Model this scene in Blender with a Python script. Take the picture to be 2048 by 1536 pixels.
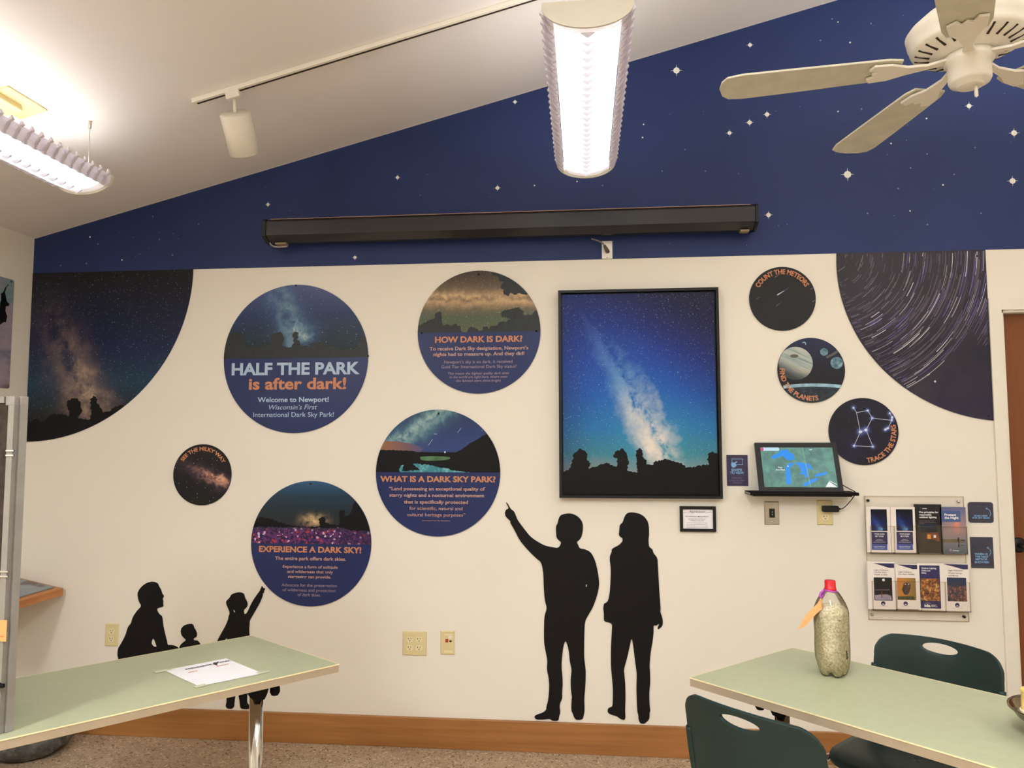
import bpy, bmesh, math, random
from mathutils import Vector, Matrix
for o in list(bpy.data.objects): bpy.data.objects.remove(o)
SC = bpy.context.scene
COL = SC.collection
PI = math.pi
rnd = random.Random(7)

# ------------------------------------------------------------------ camera
F, YAW, PITCH, ROLL = 1465.76, 0.0969271, 0.0718098, -0.0014929
CAM = Vector((0.0, -3.5898, 1.4892))
def cam_axes():
    cy, sy, cp, sp = math.cos(YAW), math.sin(YAW), math.cos(PITCH), math.sin(PITCH)
    f = Vector((-sy*cp, cy*cp, sp)); r = Vector((cy, sy, 0)); u = r.cross(f)
    cr, sr = math.cos(ROLL), math.sin(ROLL)
    return cr*r+sr*u, -sr*r+cr*u, f
CR, CU, CF = cam_axes()
cd = bpy.data.cameras.new('camera'); cam = bpy.data.objects.new('camera', cd); COL.objects.link(cam)
cd.sensor_width = 36; cd.lens = F*36/2048; cd.clip_start = 0.05
cam.matrix_world = Matrix(((CR.x, CU.x, -CF.x, CAM.x), (CR.y, CU.y, -CF.y, CAM.y), (CR.z, CU.z, -CF.z, CAM.z), (0, 0, 0, 1)))
SC.camera = cam
def ray(px, py): return CR*((px-1024)/F) - CU*((py-768)/F) + CF
def UY(px, py, y=0.0):            # a photo point on the vertical plane at depth y
    d = ray(px, py); return CAM + d*((y-CAM.y)/d.y)
def UZ(px, py, z):
    d = ray(px, py); return CAM + d*((z-CAM.z)/d.z)
def UX(px, py, x):
    d = ray(px, py); return CAM + d*((x-CAM.x)/d.x)

# ------------------------------------------------------------------ view, world, added out-of-frame fill lights
SC.view_settings.view_transform = 'Standard'; SC.view_settings.look = 'None'
SC.view_settings.gamma = 1; SC.view_settings.use_curve_mapping = False
SC.view_settings.exposure = 0.0
w = bpy.data.worlds.new('world'); SC.world = w; w.use_nodes = True
w.node_tree.nodes['Background'].inputs[0].default_value = (0.9, 0.85, 0.8, 1)
w.node_tree.nodes['Background'].inputs[1].default_value = 0.02
def area(name, loc, sx, sy, power, rot=(0, 0, 0), col=(0.93, 1, 1.045)):
    l = bpy.data.lights.new(name, 'AREA'); l.shape = 'RECTANGLE'; l.size = sx; l.size_y = sy; l.energy = power; l.color = col
    o = bpy.data.objects.new(name, l); COL.objects.link(o); o.location = loc; o.rotation_euler = rot; return o
area('unseen_fill_light', (-2.1, -4.0, 2.55), 0.25, 1.22, 52)  # bare area lights added out of view to brighten the room
area('unseen_fill_light', (0.02, -3.3, 2.70), 0.25, 1.22, 49)
area('unseen_fill_light', (2.1, -1.6, 2.85), 0.25, 1.22, 3)
area('unseen_fill_light', (2.1, -4.0, 2.85), 0.25, 1.22, 19)
area('unseen_fill_uplight', (-2.1, -4.0, 2.5), 0.25, 1.22, 42, (PI, 0, 0))  # upward area lights added out of view to brighten the ceiling
area('unseen_fill_uplight', (0.02, -3.3, 2.75), 0.25, 1.22, 34, (PI, 0, 0))
area('unseen_fill_uplight', (2.1, -1.4, 2.9), 0.25, 1.22, 22, (PI, 0, 0))
area('unseen_fill_uplight', (2.1, -4.0, 2.9), 0.25, 1.22, 34, (PI, 0, 0))

# ------------------------------------------------------------------ materials
def lin(c):
    return tuple((v/255/12.92 if v/255 <= 0.04045 else ((v/255+0.055)/1.055)**2.4) for v in c)+(1.0,)
class NT:
    def __init__(s, name, rough=0.5, spec=0.4, metal=0.0):
        s.mat = bpy.data.materials.new(name); s.mat.use_nodes = True; s.t = s.mat.node_tree; s.n = s.t.nodes; s.l = s.t.links
        s.b = s.n['Principled BSDF']; s.out = s.n['Material Output']
        s.b.inputs['Roughness'].default_value = rough; s.b.inputs['Specular IOR Level'].default_value = spec; s.b.inputs['Metallic'].default_value = metal
        s._co = None
    def put(s, i, v):
        if isinstance(v, bpy.types.NodeSocket): s.l.new(v, i)
        elif v is not None: i.default_value = v
    def m(s, op, a, b=None, c=None, clamp=False):
        n = s.n.new('ShaderNodeMath'); n.operation = op; n.use_clamp = clamp
        for k, v in enumerate((a, b, c)): s.put(n.inputs[k], v)
        return n.outputs[0]
    def co(s):
        if s._co is None:
            s._tc = s.n.new('ShaderNodeTexCoord').outputs['Object']
            n = s.n.new('ShaderNodeSeparateXYZ'); s.l.new(s._tc, n.inputs[0]); s._co = n.outputs
        return s._co[0], s._co[1], s._co[2]
    def vec(s, x, y, z):
        n = s.n.new('ShaderNodeCombineXYZ')
        for k, v in enumerate((x, y, z)): s.put(n.inputs[k], v)
        return n.outputs[0]
    def noise(s, scale, detail=3, rough=0.55, vec=None, dist=0.0):
        s.co(); n = s.n.new('ShaderNodeTexNoise'); s.l.new(vec or s._tc, n.inputs['Vector'])
        n.inputs['Scale'].default_value = scale; n.inputs['Detail'].default_value = detail; n.inputs['Roughness'].default_value = rough; n.inputs['Distortion'].default_value = dist
        return n.outputs['Fac']
    def voro(s, scale, vec=None, feature='F1'):
        s.co(); n = s.n.new('ShaderNodeTexVoronoi'); n.feature = feature; s.l.new(vec or s._tc, n.inputs['Vector']); n.inputs['Scale'].default_value = scale
        return n.outputs['Distance'], n.outputs['Color']
    def ramp(s, fac, stops, interp='LINEAR'):
        n = s.n.new('ShaderNodeValToRGB'); n.color_ramp.interpolation = interp; e = n.color_ramp.elements
        while len(e) < len(stops): e.new(0.5)
        for k, (p, c) in enumerate(stops): e[k].position = p; e[k].color = lin(c)
        s.put(n.inputs[0], fac); return n.outputs[0]
    def mix(s, fac, a, b, blend='MIX'):
        n = s.n.new('ShaderNodeMix'); n.data_type = 'RGBA'; n.blend_type = blend; n.clamp_result = False
        ins = [i for i in n.inputs if i.enabled] if False else n.inputs
        s.put(n.inputs[0], fac)
        for i, v in ((6, a), (7, b)): s.put(n.inputs[i], lin(v) if isinstance(v, tuple) and len(v) == 3 else v)
        return n.outputs[2]
    def maprange(s, v, a, b, c=0.0, d=1.0):
        n = s.n.new('ShaderNodeMapRange'); n.clamp = True
        for k, x in enumerate((v, a, b, c, d)): s.put(n.inputs[k], x)
        return n.outputs[0]
    def color(s, c): s.put(s.b.inputs['Base Color'], lin(c) if isinstance(c, tuple) else c); return s
    def bump(s, h, strength=0.2, dist=0.01):
        n = s.n.new('ShaderNodeBump'); n.inputs['Strength'].default_value = strength; n.inputs['Distance'].default_value = dist
        s.put(n.inputs['Height'], h); s.l.new(n.outputs[0], s.b.inputs['Normal']); return s
    def gauss(s, d, wd):
        q = s.m('DIVIDE', d, wd); return s.m('POWER', 2.71828, s.m('MULTIPLY', s.m('MULTIPLY', q, q), -1.0))
def flat(name, c, rough=0.5, spec=0.4, metal=0.0, var=0.04, scale=14.0, bump=0.0):
    t = NT(name, rough, spec, metal)
    n = t.noise(scale, 3)
    a = tuple(max(0, v*(1-var)) for v in c); b = tuple(min(255, v*(1+var)) for v in c)
    t.color(t.ramp(n, [(0.3, a), (0.7, b)]))
    if bump: t.bump(t.noise(scale*20, 2), bump, 0.002)
    return t.mat
def emis(name, c, strength):
    t = NT(name); t.color((20, 20, 20)); t.b.inputs['Emission Color'].default_value = lin(c); t.b.inputs['Emission Strength'].default_value = strength
    return t.mat
M = {}
def wall_mat(name, c, bs=0.10):
    t = NT(name, 0.62, 0.25)
    t.color(t.ramp(t.noise(1.3, 2), [(0.3, tuple(v*0.985 for v in c)), (0.7, c)]))
    t.bump(t.noise(95, 3, 0.6), bs, 0.004); return t.mat
M['wall'] = wall_mat('cream_wall_paint', (239, 231, 216))
M['ceil'] = wall_mat('ceiling_paint', (242, 234, 228), 0.05)
M['mural'] = flat('mural_blue', (37, 52, 100), 0.5, 0.3, var=0.06, scale=1.2)
M['star'] = flat('star_white', (235, 232, 225), 0.6)
M['stardim'] = flat('star_dim', (120, 132, 165), 0.6)
M['white'] = flat('white_enamel', (236, 228, 212), 0.35, 0.5, var=0.01)
def trans_mat(name, c, k):
    t = NT(name, .5, .3); t.color(c); tb = t.n.new('ShaderNodeBsdfTranslucent'); tb.inputs[0].default_value = lin(c)
    x = t.n.new('ShaderNodeMixShader'); x.inputs[0].default_value = k; t.l.new(t.b.outputs[0], x.inputs[1]); t.l.new(tb.outputs[0], x.inputs[2]); t.l.new(x.outputs[0], t.out.inputs[0]); return t.mat
M['louver'] = trans_mat('louver_white', (236, 230, 236), .22)
M['lamp'] = emis('lamp_diffuser', (250, 252, 252), 1.7)
M['tube'] = emis('fluorescent_tube', (250, 252, 252), 18.0)
M['cream'] = flat('cream_plastic', (202, 182, 128), 0.45)
M['black'] = flat('black_satin', (20, 19, 20), 0.42, 0.35)
M['blackm'] = flat('black_matte', (19, 17, 17), 0.75, 0.2)
M['sil'] = flat('silhouette_black', (19, 16, 15), 0.6, 0.2)
M['screwm'] = flat('dark_screw', (30, 26, 26), 0.35, 0.5, metal=0.4)
M['steel'] = flat('brushed_steel', (190, 180, 165), 0.35, 0.5, metal=0.85)
M['chrome'] = flat('chrome', (215, 212, 205), 0.13, 0.5, metal=1.0, var=0.0)
M['almond'] = flat('almond_plastic', (222, 204, 152), 0.4, 0.45, var=0.01)
M['almond2'] = flat('almond_socket', (232, 217, 176), 0.35, 0.45, var=0.01)
M['slot'] = flat('slot_dark', (50, 38, 22), 0.7)
M['alu'] = flat('aluminium', (148, 142, 134), 0.45, 0.4, metal=0.2)
M['greyplastic'] = flat('grey_plastic', (150, 142, 136), 0.5)
M['table'] = flat('sage_laminate', (180, 183, 149), 0.36, 0.45, var=0.015, scale=40)
M['edge'] = flat('table_edge_band', (172, 153, 128), 0.45, var=0.02)
M['green'] = flat('dark_green_plastic', (27, 47, 43), 0.42, 0.4, var=0.03, bump=0.05)
M['paper'] = flat('white_paper', (246, 240, 242), 0.7, 0.2, var=0.01)
M['cardw'] = flat('brochure_white', (240, 230, 220), 0.5, 0.3, var=0.01)
M['ink'] = flat('dark_ink', (60, 55, 62), 0.8)
M['inkr'] = flat('red_ink', (225, 140, 110), 0.8)
M['tape'] = flat('clear_tape', (214, 214, 184), 0.25, 0.5)
M['orange'] = flat('orange_paper', (252, 166, 106), 0.75, 0.2, var=0.015)
M['purple'] = flat('purple_ribbon', (176, 76, 176), 0.45)
M['red'] = flat('red_plastic', (214, 30, 38), 0.35, 0.5)
M['navy'] = flat('sign_blue', (27, 41, 92), 0.36, 0.35, var=0.03)
M['navy2'] = flat('sign_indigo', (52, 48, 92), 0.4)
M['bluestrip'] = flat('blue_strip', (72, 92, 165), 0.4)
M['lblue'] = flat('lettering_pale_blue', (172, 194, 216), 0.5, var=0.0)
M['lorange'] = flat('lettering_orange', (200, 132, 94), 0.5, var=0.0)
M['lpeach'] = flat('lettering_peach', (192, 150, 138), 0.5, var=0.0)
M['ldim'] = flat('lettering_dim', (160, 138, 150), 0.5, var=0.0)
M['lwhite'] = flat('lettering_white', (238, 234, 232), 0.5, var=0.0)
M['lsky'] = flat('lettering_sky', (128, 172, 216), 0.5, var=0.0)
M['lgrey'] = flat('lettering_grey', (92, 84, 92), 0.6, var=0.0)
M['tree'] = flat('treeline_black', (14, 13, 15), 0.5, 0.2, var=0.1, scale=60)
M['treeg'] = flat('treeline_grey', (30, 35, 36), 0.45, 0.4, var=0.15, scale=60)
def wood(name, a, b, axis, sc=1.0, rough=0.38):
    t = NT(name, rough, 0.45); x, y, z = t.co()
    k = {'x': (1.2, 22, 30), 'z': (24, 20, 1.0), 'y': (26, 1.2, 26)}[axis]
    v = t.vec(t.m('MULTIPLY', x, k[0]*sc), t.m('MULTIPLY', y, k[1]*sc), t.m('MULTIPLY', z, k[2]*sc))
    n = t.noise(1.0, 5, 0.6, v, 0.6); n2 = t.noise(2.0, 2)
    f = t.m('ADD', t.m('MULTIPLY', n, 0.7), t.m('MULTIPLY', n2, 0.3))
    t.color(t.ramp(f, [(0.32, a), (0.66, b)])); return t.mat
M['spine'] = flat('louver_spine', (226, 220, 230), .5, .3, var=.01)
M['cap'] = flat('end_cap_shade_grey', (212, 206, 188), .45, var=.01)  # white enamel greyed in colour to stand for shade on the caps
M['oak'] = wood('oak_trim', (142, 92, 46), (178, 122, 68), 'x')
M['oaky'] = wood('oak_shelf', (176, 108, 54), (206, 138, 78), 'y')
M['doorw'] = wood('door_veneer', (110, 58, 22), (136, 76, 34), 'z', 0.6)
def floor_mat():
    t = NT('speckled_floor', 0.45, 0.4)
    base = t.ramp(t.noise(9, 4), [(0.3, (166, 142, 116)), (0.7, (188, 164, 136))])
    d, c = t.voro(85); d2, c2 = t.voro(60)
    n1 = t.noise(78, 2, .5, None, 1.0); n2 = t.noise(66, 2, 0.5, None, 1.5)
    lo = t.m('GREATER_THAN', n1, 0.62); hi = t.m('GREATER_THAN', n2, 0.63)
    col = t.mix(lo, base, (92, 70, 52)); col = t.mix(hi, col, (226, 204, 174))
    n3 = t.noise(110, 2); col = t.mix(t.m('GREATER_THAN', n3, 0.66), col, (120, 92, 68))
    t.color(col); return t.mat
M['floor'] = floor_mat()
def clear_mat(name, tint, gl=0.09, rough=0.05, k=1.0):
    t = NT(name); t.n.remove(t.b)
    tr = t.n.new('ShaderNodeBsdfTransparent'); tr.inputs[0].default_value = lin(tint)
    g = t.n.new('ShaderNodeBsdfGlossy'); g.inputs['Roughness'].default_value = rough
    f = t.n.new('ShaderNodeFresnel'); f.inputs[0].default_value = 1.33
    x = t.n.new('ShaderNodeMixShader'); t.l.new(t.m('ADD', t.m('MULTIPLY', f.outputs[0], k), gl*0.3), x.inputs[0]); t.l.new(tr.outputs[0], x.inputs[1]); t.l.new(g.outputs[0], x.inputs[2])
    t.l.new(x.outputs[0], t.out.inputs[0]); return t.mat
M['acrylic'] = clear_mat('clear_acrylic', (255, 254, 253), 0.0, k=.4)
M['acredge'] = clear_mat('acrylic_edge', (246, 241, 232), 0.06, k=.8)
M['pet'] = clear_mat('clear_bottle_plastic', (252, 252, 247), 0.05)

# ------------------------------------------------------------------ mesh helpers
def wmat(o):
    m = o.matrix_basis.copy()
    while o.parent: o = o.parent; m = o.matrix_basis @ m
    return m
class MB:
    def __init__(s): s.v = []; s.f = []; s.mi = []; s.sm = []
    def add(s, vs, fs, mi=0, smooth=False):
        k = len(s.v); s.v += [Vector(p) for p in vs]
        for f in fs: s.f.append([i+k for i in f]); s.mi.append(mi); s.sm.append(smooth)
        return s
    def box(s, a, b, mi=0):
        (x0, y0, z0), (x1, y1, z1) = a, b
        return s.add([(x0, y0, z0), (x1, y0, z0), (x1, y1, z0), (x0, y1, z0), (x0, y0, z1), (x1, y0, z1), (x1, y1, z1), (x0, y1, z1)],
                     [(3, 2, 1, 0), (4, 5, 6, 7), (0, 1, 5, 4), (1, 2, 6, 5), (2, 3, 7, 6), (3, 0, 4, 7)], mi)
    def obox(s, c, u, v, n, su, sv, sn, mi=0):
        c, u, v, n = Vector(c), Vector(u).normalized(), Vector(v).normalized(), Vector(n).normalized()
        ps = [c+u*(i*su/2)+v*(j*sv/2)+n*(k*sn/2) for k in (-1, 1) for i, j in ((-1, -1), (1, -1), (1, 1), (-1, 1))]
        return s.add(ps, [(3, 2, 1, 0), (4, 5, 6, 7), (0, 1, 5, 4), (1, 2, 6, 5), (2, 3, 7, 6), (3, 0, 4, 7)], mi)
    def prism(s, pts, ext, mi=0, smooth=False, side=None):    # planar polygon (3d points) swept along ext
        pts = [Vector(p) for p in pts]; e = Vector(ext); n = len(pts)
        return s.add(pts+[p+e for p in pts], [], 0).ext_(n, mi, smooth, side)
    def ext_(s, n, mi, smooth, side):
        k = len(s.v)-2*n; side = mi if side is None else side
        s.f.append(list(range(k, k+n))); s.mi.append(mi); s.sm.append(False)
        s.f.append(list(range(k+2*n-1, k+n-1, -1))); s.mi.append(mi); s.sm.append(False)
        for i in range(n):
            j = (i+1) % n; s.f.append([k+i, k+n+i, k+n+j, k+j]); s.mi.append(side); s.sm.append(smooth)
        return s
    def wallpoly(s, pts, y0, y1, mi=0, side=None, smooth=False):   # (x,z) polygon between depths y0 (front) and y1
        return s.prism([(x, y0, z) for x, z in pts], (0, y1-y0, 0), mi, smooth, side)
    def tube(s, path, r, n=10, mi=0, cap=True):
        path = [Vector(p) for p in path]; rs = r if isinstance(r, (list, tuple)) else [r]*len(path); k0 = len(s.v)
        prev = None
        for i, p in enumerate(path):
            t = (path[min(i+1, len(path)-1)]-path[max(i-1, 0)]).normalized()
            a = (prev - t*prev.dot(t)) if prev is not None else (Vector((0, 0, 1)) if abs(t.z) < 0.9 else Vector((1, 0, 0))).cross(t)
            a.normalize(); prev = a; b = t.cross(a)
            for j in range(n):
                q = 2*PI*j/n; s.v.append(p+(a*math.cos(q)+b*math.sin(q))*rs[i])
        for i in range(len(path)-1):
            for j in range(n):
                jj = (j+1) % n; s.f.append([k0+i*n+j, k0+i*n+jj, k0+(i+1)*n+jj, k0+(i+1)*n+j]); s.mi.append(mi); s.sm.append(True)
        if cap:
            for i, rev in ((0, True), (len(path)-1, False)):
                f = [k0+i*n+j for j in range(n)]; s.f.append(f[::-1] if rev else f); s.mi.append(mi); s.sm.append(False)
        return s
    def lathe(s, prof, c=(0, 0, 0), n=32, mi=0, axis='z', smooth=True, fn=None):
        k0 = len(s.v); c = Vector(c)
        for i, (r, h) in enumerate(prof):
            for j in range(n):
                q = 2*PI*j/n; rr = r; hh = h
                if fn: rr, hh = fn(r, h, q)
                x, y = rr*math.cos(q), rr*math.sin(q)
                s.v.append(c+(Vector((x, y, hh)) if axis == 'z' else Vector((x, -hh, y)) if axis == 'y' else Vector((hh, x, y))))
        for i in range(len(prof)-1):
            for j in range(n):
                jj = (j+1) % n; s.f.append([k0+i*n+j, k0+i*n+jj, k0+(i+1)*n+jj, k0+(i+1)*n+j]); s.mi.append(mi); s.sm.append(smooth)
        for i, rev in ((0, True), (len(prof)-1, False)):
            if prof[i][0] > 1e-5:
                f = [k0+i*n+j for j in range(n)]; s.f.append(f[::-1] if rev else f); s.mi.append(mi); s.sm.append(False)
        return s
    def build(s, name, mats, parent=None, org=None, bevel=0, subsurf=0, fix=True):
        mats = mats if isinstance(mats, (list, tuple)) else [mats]
        me = bpy.data.meshes.new(name)
        base = wmat(parent) if parent else Matrix()
        o = bpy.data.objects.new(name, me); COL.objects.link(o)
        if parent: o.parent = parent
        if org is not None: o.location = base.inverted() @ Vector(org)
        inv = (base @ o.matrix_basis).inverted()
        me.from_pydata([inv @ p for p in s.v], [], s.f)
        for i, p in enumerate(me.polygons): p.material_index = s.mi[i]; p.use_smooth = s.sm[i]
        for m in mats: me.materials.append(M[m] if isinstance(m, str) else m)
        if fix:
            b = bmesh.new(); b.from_mesh(me); bmesh.ops.recalc_face_normals(b, faces=b.faces); b.to_mesh(me); b.free()
        if bevel:
            md = o.modifiers.new('bevel', 'BEVEL'); md.width = bevel; md.segments = 2; md.limit_method = 'ANGLE'; md.angle_limit = 0.6
        if subsurf:
            md = o.modifiers.new('sub', 'SUBSURF'); md.levels = subsurf; md.render_levels = subsurf
        return o
def tag(o, label=None, cat=None, group=None, kind=None):
    for k, v in (('label', label), ('category', cat), ('group', group), ('kind', kind)):
        if v: o[k] = v
    return o
def thing(name, label, cat, loc=(0, 0, 0), rz=0.0, group=None):
    o = bpy.data.objects.new(name, None); COL.objects.link(o); o.location = loc; o.rotation_euler = (0, 0, rz); o.empty_display_size = 0.05
    return tag(o, label, cat, group)
def copy_tree(o, parent=None):
    c = o.copy(); COL.objects.link(c)
    if parent: c.parent = parent; c.matrix_parent_inverse = o.matrix_parent_inverse
    for ch in list(o.children): copy_tree(ch, c)
    return c
def circ(cx, cz, r, n=96, a0=0.0, a1=2*PI): return [(cx+r*math.cos(a0+(a1-a0)*i/n), cz+r*math.sin(a0+(a1-a0)*i/n)) for i in range(n if abs(a1-a0-2*PI) < 1e-6 else n+1)]
def rrect(x0, z0, x1, z1, r, n=5):
    o = []
    for cx, cz, a in ((x1-r, z1-r, 0), (x0+r, z1-r, PI/2), (x0+r, z0+r, PI), (x1-r, z0+r, 1.5*PI)):
        o += [(cx+r*math.cos(a+PI/2*i/n), cz+r*math.sin(a+PI/2*i/n)) for i in range(n+1)]
    return o
def chaikin(p, it=1):
    for _ in range(it):
        q = []
        for i in range(len(p)):
            a, b = p[i], p[(i+1) % len(p)]
            q += [(a[0]*.78+b[0]*.22, a[1]*.78+b[1]*.22), (a[0]*.22+b[0]*.78, a[1]*.22+b[1]*.78)]
        p = q
    return p
def jag(p, step, amp, seed):
    r = random.Random(seed); o = []
    for a, b in zip(p[:-1], p[1:]):
        n = max(1, int(math.hypot(b[0]-a[0], b[1]-a[1])/step))
        for i in range(n):
            t = i/n; o.append((a[0]+(b[0]-a[0])*t+r.uniform(-amp, amp)*(i > 0), a[1]+(b[1]-a[1])*t+r.uniform(-amp, amp)*(i > 0)))
    return o+[p[-1]]
def tri_fill(outer, holes=()):    # 2d polygon with holes -> verts, tris
    if not holes:
        from mathutils.geometry import tessellate_polygon
        return list(outer), [list(f) for f in tessellate_polygon([[Vector((x, z, 0)) for x, z in outer]])]
    b = bmesh.new()
    for loop in [outer]+list(holes):
        vs = [b.verts.new((x, z, 0)) for x, z in loop]
        for i in range(len(vs)): b.edges.new((vs[i], vs[(i+1) % len(vs)]))
    bmesh.ops.triangle_fill(b, use_beauty=True, use_dissolve=False, edges=b.edges[:])
    b.verts.index_update(); V = [(v.co.x, v.co.y) for v in b.verts]; Fc = [[v.index for v in f.verts] for f in b.faces]; b.free()
    return V, Fc
def cutout(mb, outer, holes, y0, y1, mi=0):
    V, Fc = tri_fill(outer, holes); n = len(V)
    mb.add([(x, y0, z) for x, z in V]+[(x, y1, z) for x, z in V], Fc+[[i+n for i in f[::-1]] for f in Fc], mi)
    for loop in [outer]+list(holes):
        k = len(loop); mb.add([(x, y0, z) for x, z in loop]+[(x, y1, z) for x, z in loop], [(i, (i+1) % k, k+(i+1) % k, k+i) for i in range(k)], mi)
    return mb
def clip_poly(poly, inside, inter):
    out = []
    for i in range(len(poly)):
        a, b = poly[i], poly[(i+1) % len(poly)]; ia, ib = inside(a), inside(b)
        if ia: out.append(a)
        if ia != ib: out.append(inter(a, b))
    return out
def clip_convex(poly, cl):        # Sutherland-Hodgman against a ccw convex polygon
    for i in range(len(cl)):
        (ax, az), (bx, bz) = cl[i], cl[(i+1) % len(cl)]
        s = lambda p: (bx-ax)*(p[1]-az)-(bz-az)*(p[0]-ax)
        def inter(a, b):
            sa, sb = s(a), s(b); t = sa/(sa-sb); return (a[0]+(b[0]-a[0])*t, a[1]+(b[1]-a[1])*t)
        if not poly: return poly
        poly = clip_poly(poly, lambda p: s(p) >= 0, inter)
    return poly

# lettering: flat printed glyphs fitted between two points on a plane
_tx = {}
def glyphs(s, off=0.0, shear=0.0):
    k = (s, off, shear)
    if k not in _tx:
        c = bpy.data.curves.new('t', 'FONT'); c.body = s; c.size = 1; c.offset = off; c.shear = shear; c.resolution_u = 3; c.fill_mode = 'FRONT'
        o = bpy.data.objects.new('t', c); COL.objects.link(o); dg = bpy.context.evaluated_depsgraph_get(); dg.update()
        me = bpy.data.meshes.new_from_object(o.evaluated_get(dg)); V = [(v.co.x, v.co.y) for v in me.vertices]; Fc = [list(p.vertices) for p in me.polygons]
        bpy.data.objects.remove(o); bpy.data.curves.remove(c); bpy.data.meshes.remove(me)
        _tx[k] = (V, Fc)
    return _tx[k]
CAPH = {}
def capheight(off):
    if off not in CAPH: CAPH[off] = max(v[1] for v in glyphs('H', off)[0])
    return CAPH[off]
def text_px(mb, s, xl, xr, yb, h, y, off=0.0, shear=0.0, mi=0):
    V, Fc = glyphs(s, off, shear); a = min(v[0] for v in V); b = max(v[0] for v in V)
    L, R_ = UY(xl, yb, y), UY(xr, yb, y); T = UY((xl+xr)/2, yb-h, y); B = UY((xl+xr)/2, yb, y)
    z0 = B.z; sx = (R_.x-L.x)/(b-a); sz = (T.z-B.z)/capheight(off)
    return mb.add([(L.x+(x-a)*sx, y, z0+zz*sz) for x, zz in V], Fc, mi)
def text_w(mb, s, x0, x1, z, h, y, off=0.0, shear=0.0, mi=0):
    V, Fc = glyphs(s, off, shear); a = min(v[0] for v in V); b = max(v[0] for v in V); sx = (x1-x0)/(b-a); sz = h/capheight(off)
    return mb.add([(x0+(x-a)*sx, y, z+zz*sz) for x, zz in V], Fc, mi)
def text_arc(mb, s, c, r0, h, a0, a1, y, off=0.0, inward=False, mi=0):   # angle a0 at the first letter, a1 at the last
    V, Fc = glyphs(s, off); a = min(v[0] for v in V); b = max(v[0] for v in V); ch = capheight(off); P = []
    for x, zz in V:
        q = math.radians(a0+(a1-a0)*(x-a)/(b-a)); r = r0-(zz/ch)*h if inward else r0+(zz/ch)*h
        P.append((c[0]+r*math.cos(q), y, c[1]+r*math.sin(q)))
    return mb.add(P, Fc, mi)

# ------------------------------------------------------------------ room shell
XL, XR, YF = -2.915, 3.2, -6.6
SL, Z0 = 0.2575, 2.550           # ceiling rises to the right
def cz(x): return Z0+SL*(x-XL)
DX0, DX1, DZ = 1.94, 2.86, 2.075
MZ = 2.362                        # lower edge of the blue wall
wb = MB()
wb.wallpoly([(XL-.12, 0), (DX0, 0), (DX0, cz(DX0)+.1), (XL-.12, cz(XL-.12)+.1)], 0, 0.14)
wb.wallpoly([(DX0, DZ), (DX1, DZ), (DX1, cz(DX1)+.1), (DX0, cz(DX0)+.1)], 0, 0.14)
wb.wallpoly([(DX1, 0), (XR+.12, 0), (XR+.12, cz(XR)+.1), (DX1, cz(DX1)+.1)], 0, 0.14)
tag(wb.build('wall_back', 'wall'), 'cream painted back wall under the starry mural', 'wall', kind='structure')
tag(MB().box((XL-.12, YF, 0), (XL, 0, cz(XL)+.05)).build('wall_left', 'wall'), 'cream side wall at the left corner', 'wall', kind='structure')
tag(MB().box((XR, YF, 0), (XR+.12, 0, cz(XR)+.05)).build('wall_right', 'wall'), 'cream side wall to the right of the door', 'wall', kind='structure')
tag(MB().wallpoly([(XL, 0), (XR, 0), (XR, cz(XR)), (XL, cz(XL))], YF-.12, YF).build('wall_front', 'wall'), 'cream wall behind the viewer', 'wall', kind='structure')
tag(MB().box((XL-.12, YF-.12, -.1), (XR+.12, 0.14, 0)).build('floor', 'floor'), 'beige speckled floor with dark and pale flecks', 'floor', kind='structure')
tag(MB().prism([(XL-.12, YF-.12, cz(XL-.12)), (XR+.12, YF-.12, cz(XR+.12)), (XR+.12, YF-.12, cz(XR+.12)+.12), (XL-.12, YF-.12, cz(XL-.12)+.12)], (0, -YF+.26, 0)).build('ceiling', 'ceil'), 'cream ceiling sloping up to the right', 'ceiling', kind='structure')
BBH = 0.14
tag(MB().wallpoly([(XL, 0), (1.885, 0), (1.885, BBH), (XL, BBH)], -0.018, 0).build('baseboard_back', 'oak', bevel=.003), 'orange oak baseboard along the back wall', 'baseboard', kind='structure')
tag(MB().box((XL, -5.5, 0), (XL+.018, -.018, BBH)).build('baseboard_left', 'oaky', bevel=.003), 'orange oak baseboard along the left wall', 'baseboard', kind='structure')
# door and its frame
fr = MB(); cw = 0.055
fr.box((DX0-cw, -.012, 0), (DX0, 0.0, DZ+cw)).box((DX1, -.012, 0), (DX1+cw, 0.0, DZ+cw)).box((DX0, -.012, DZ), (DX1, 0.0, DZ+cw))
fr.box((DX0-.001, 0, 0), (DX0+.012, .13, DZ)).box((DX1-.012, 0, 0), (DX1+.001, .13, DZ)).box((DX0, 0, DZ-.012), (DX1, .13, DZ+.001))
tag(fr.build('trim_1', 'white'), 'cream painted metal door frame at the right edge', 'door frame', kind='structure')
dr = tag(MB().box((DX0+.013, .052, .008), (DX1-.013, .096, DZ-.013)).build('door_1', 'doorw', org=(2.4, .05, 1.0)), 'brown wood veneer door at the right edge', 'door', kind='structure')
h = MB(); hp = UY(2037, 1090, .05)
h.lathe([(0, .012), (.024, .012), (.034, .006), (.034, -.004)], (hp.x, .052, hp.z), 28, axis='y')
h.tube([(hp.x, .05, hp.z), (hp.x, .0, hp.z)], .012, 12).tube([(hp.x-.004, -.004, hp.z), (hp.x+.06, -.006, hp.z-.004), (hp.x+.12, .004, hp.z-.008)], [.014, .011, .009], 12)
ho = h.build('door_lever', 'screwm', dr)
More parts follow.
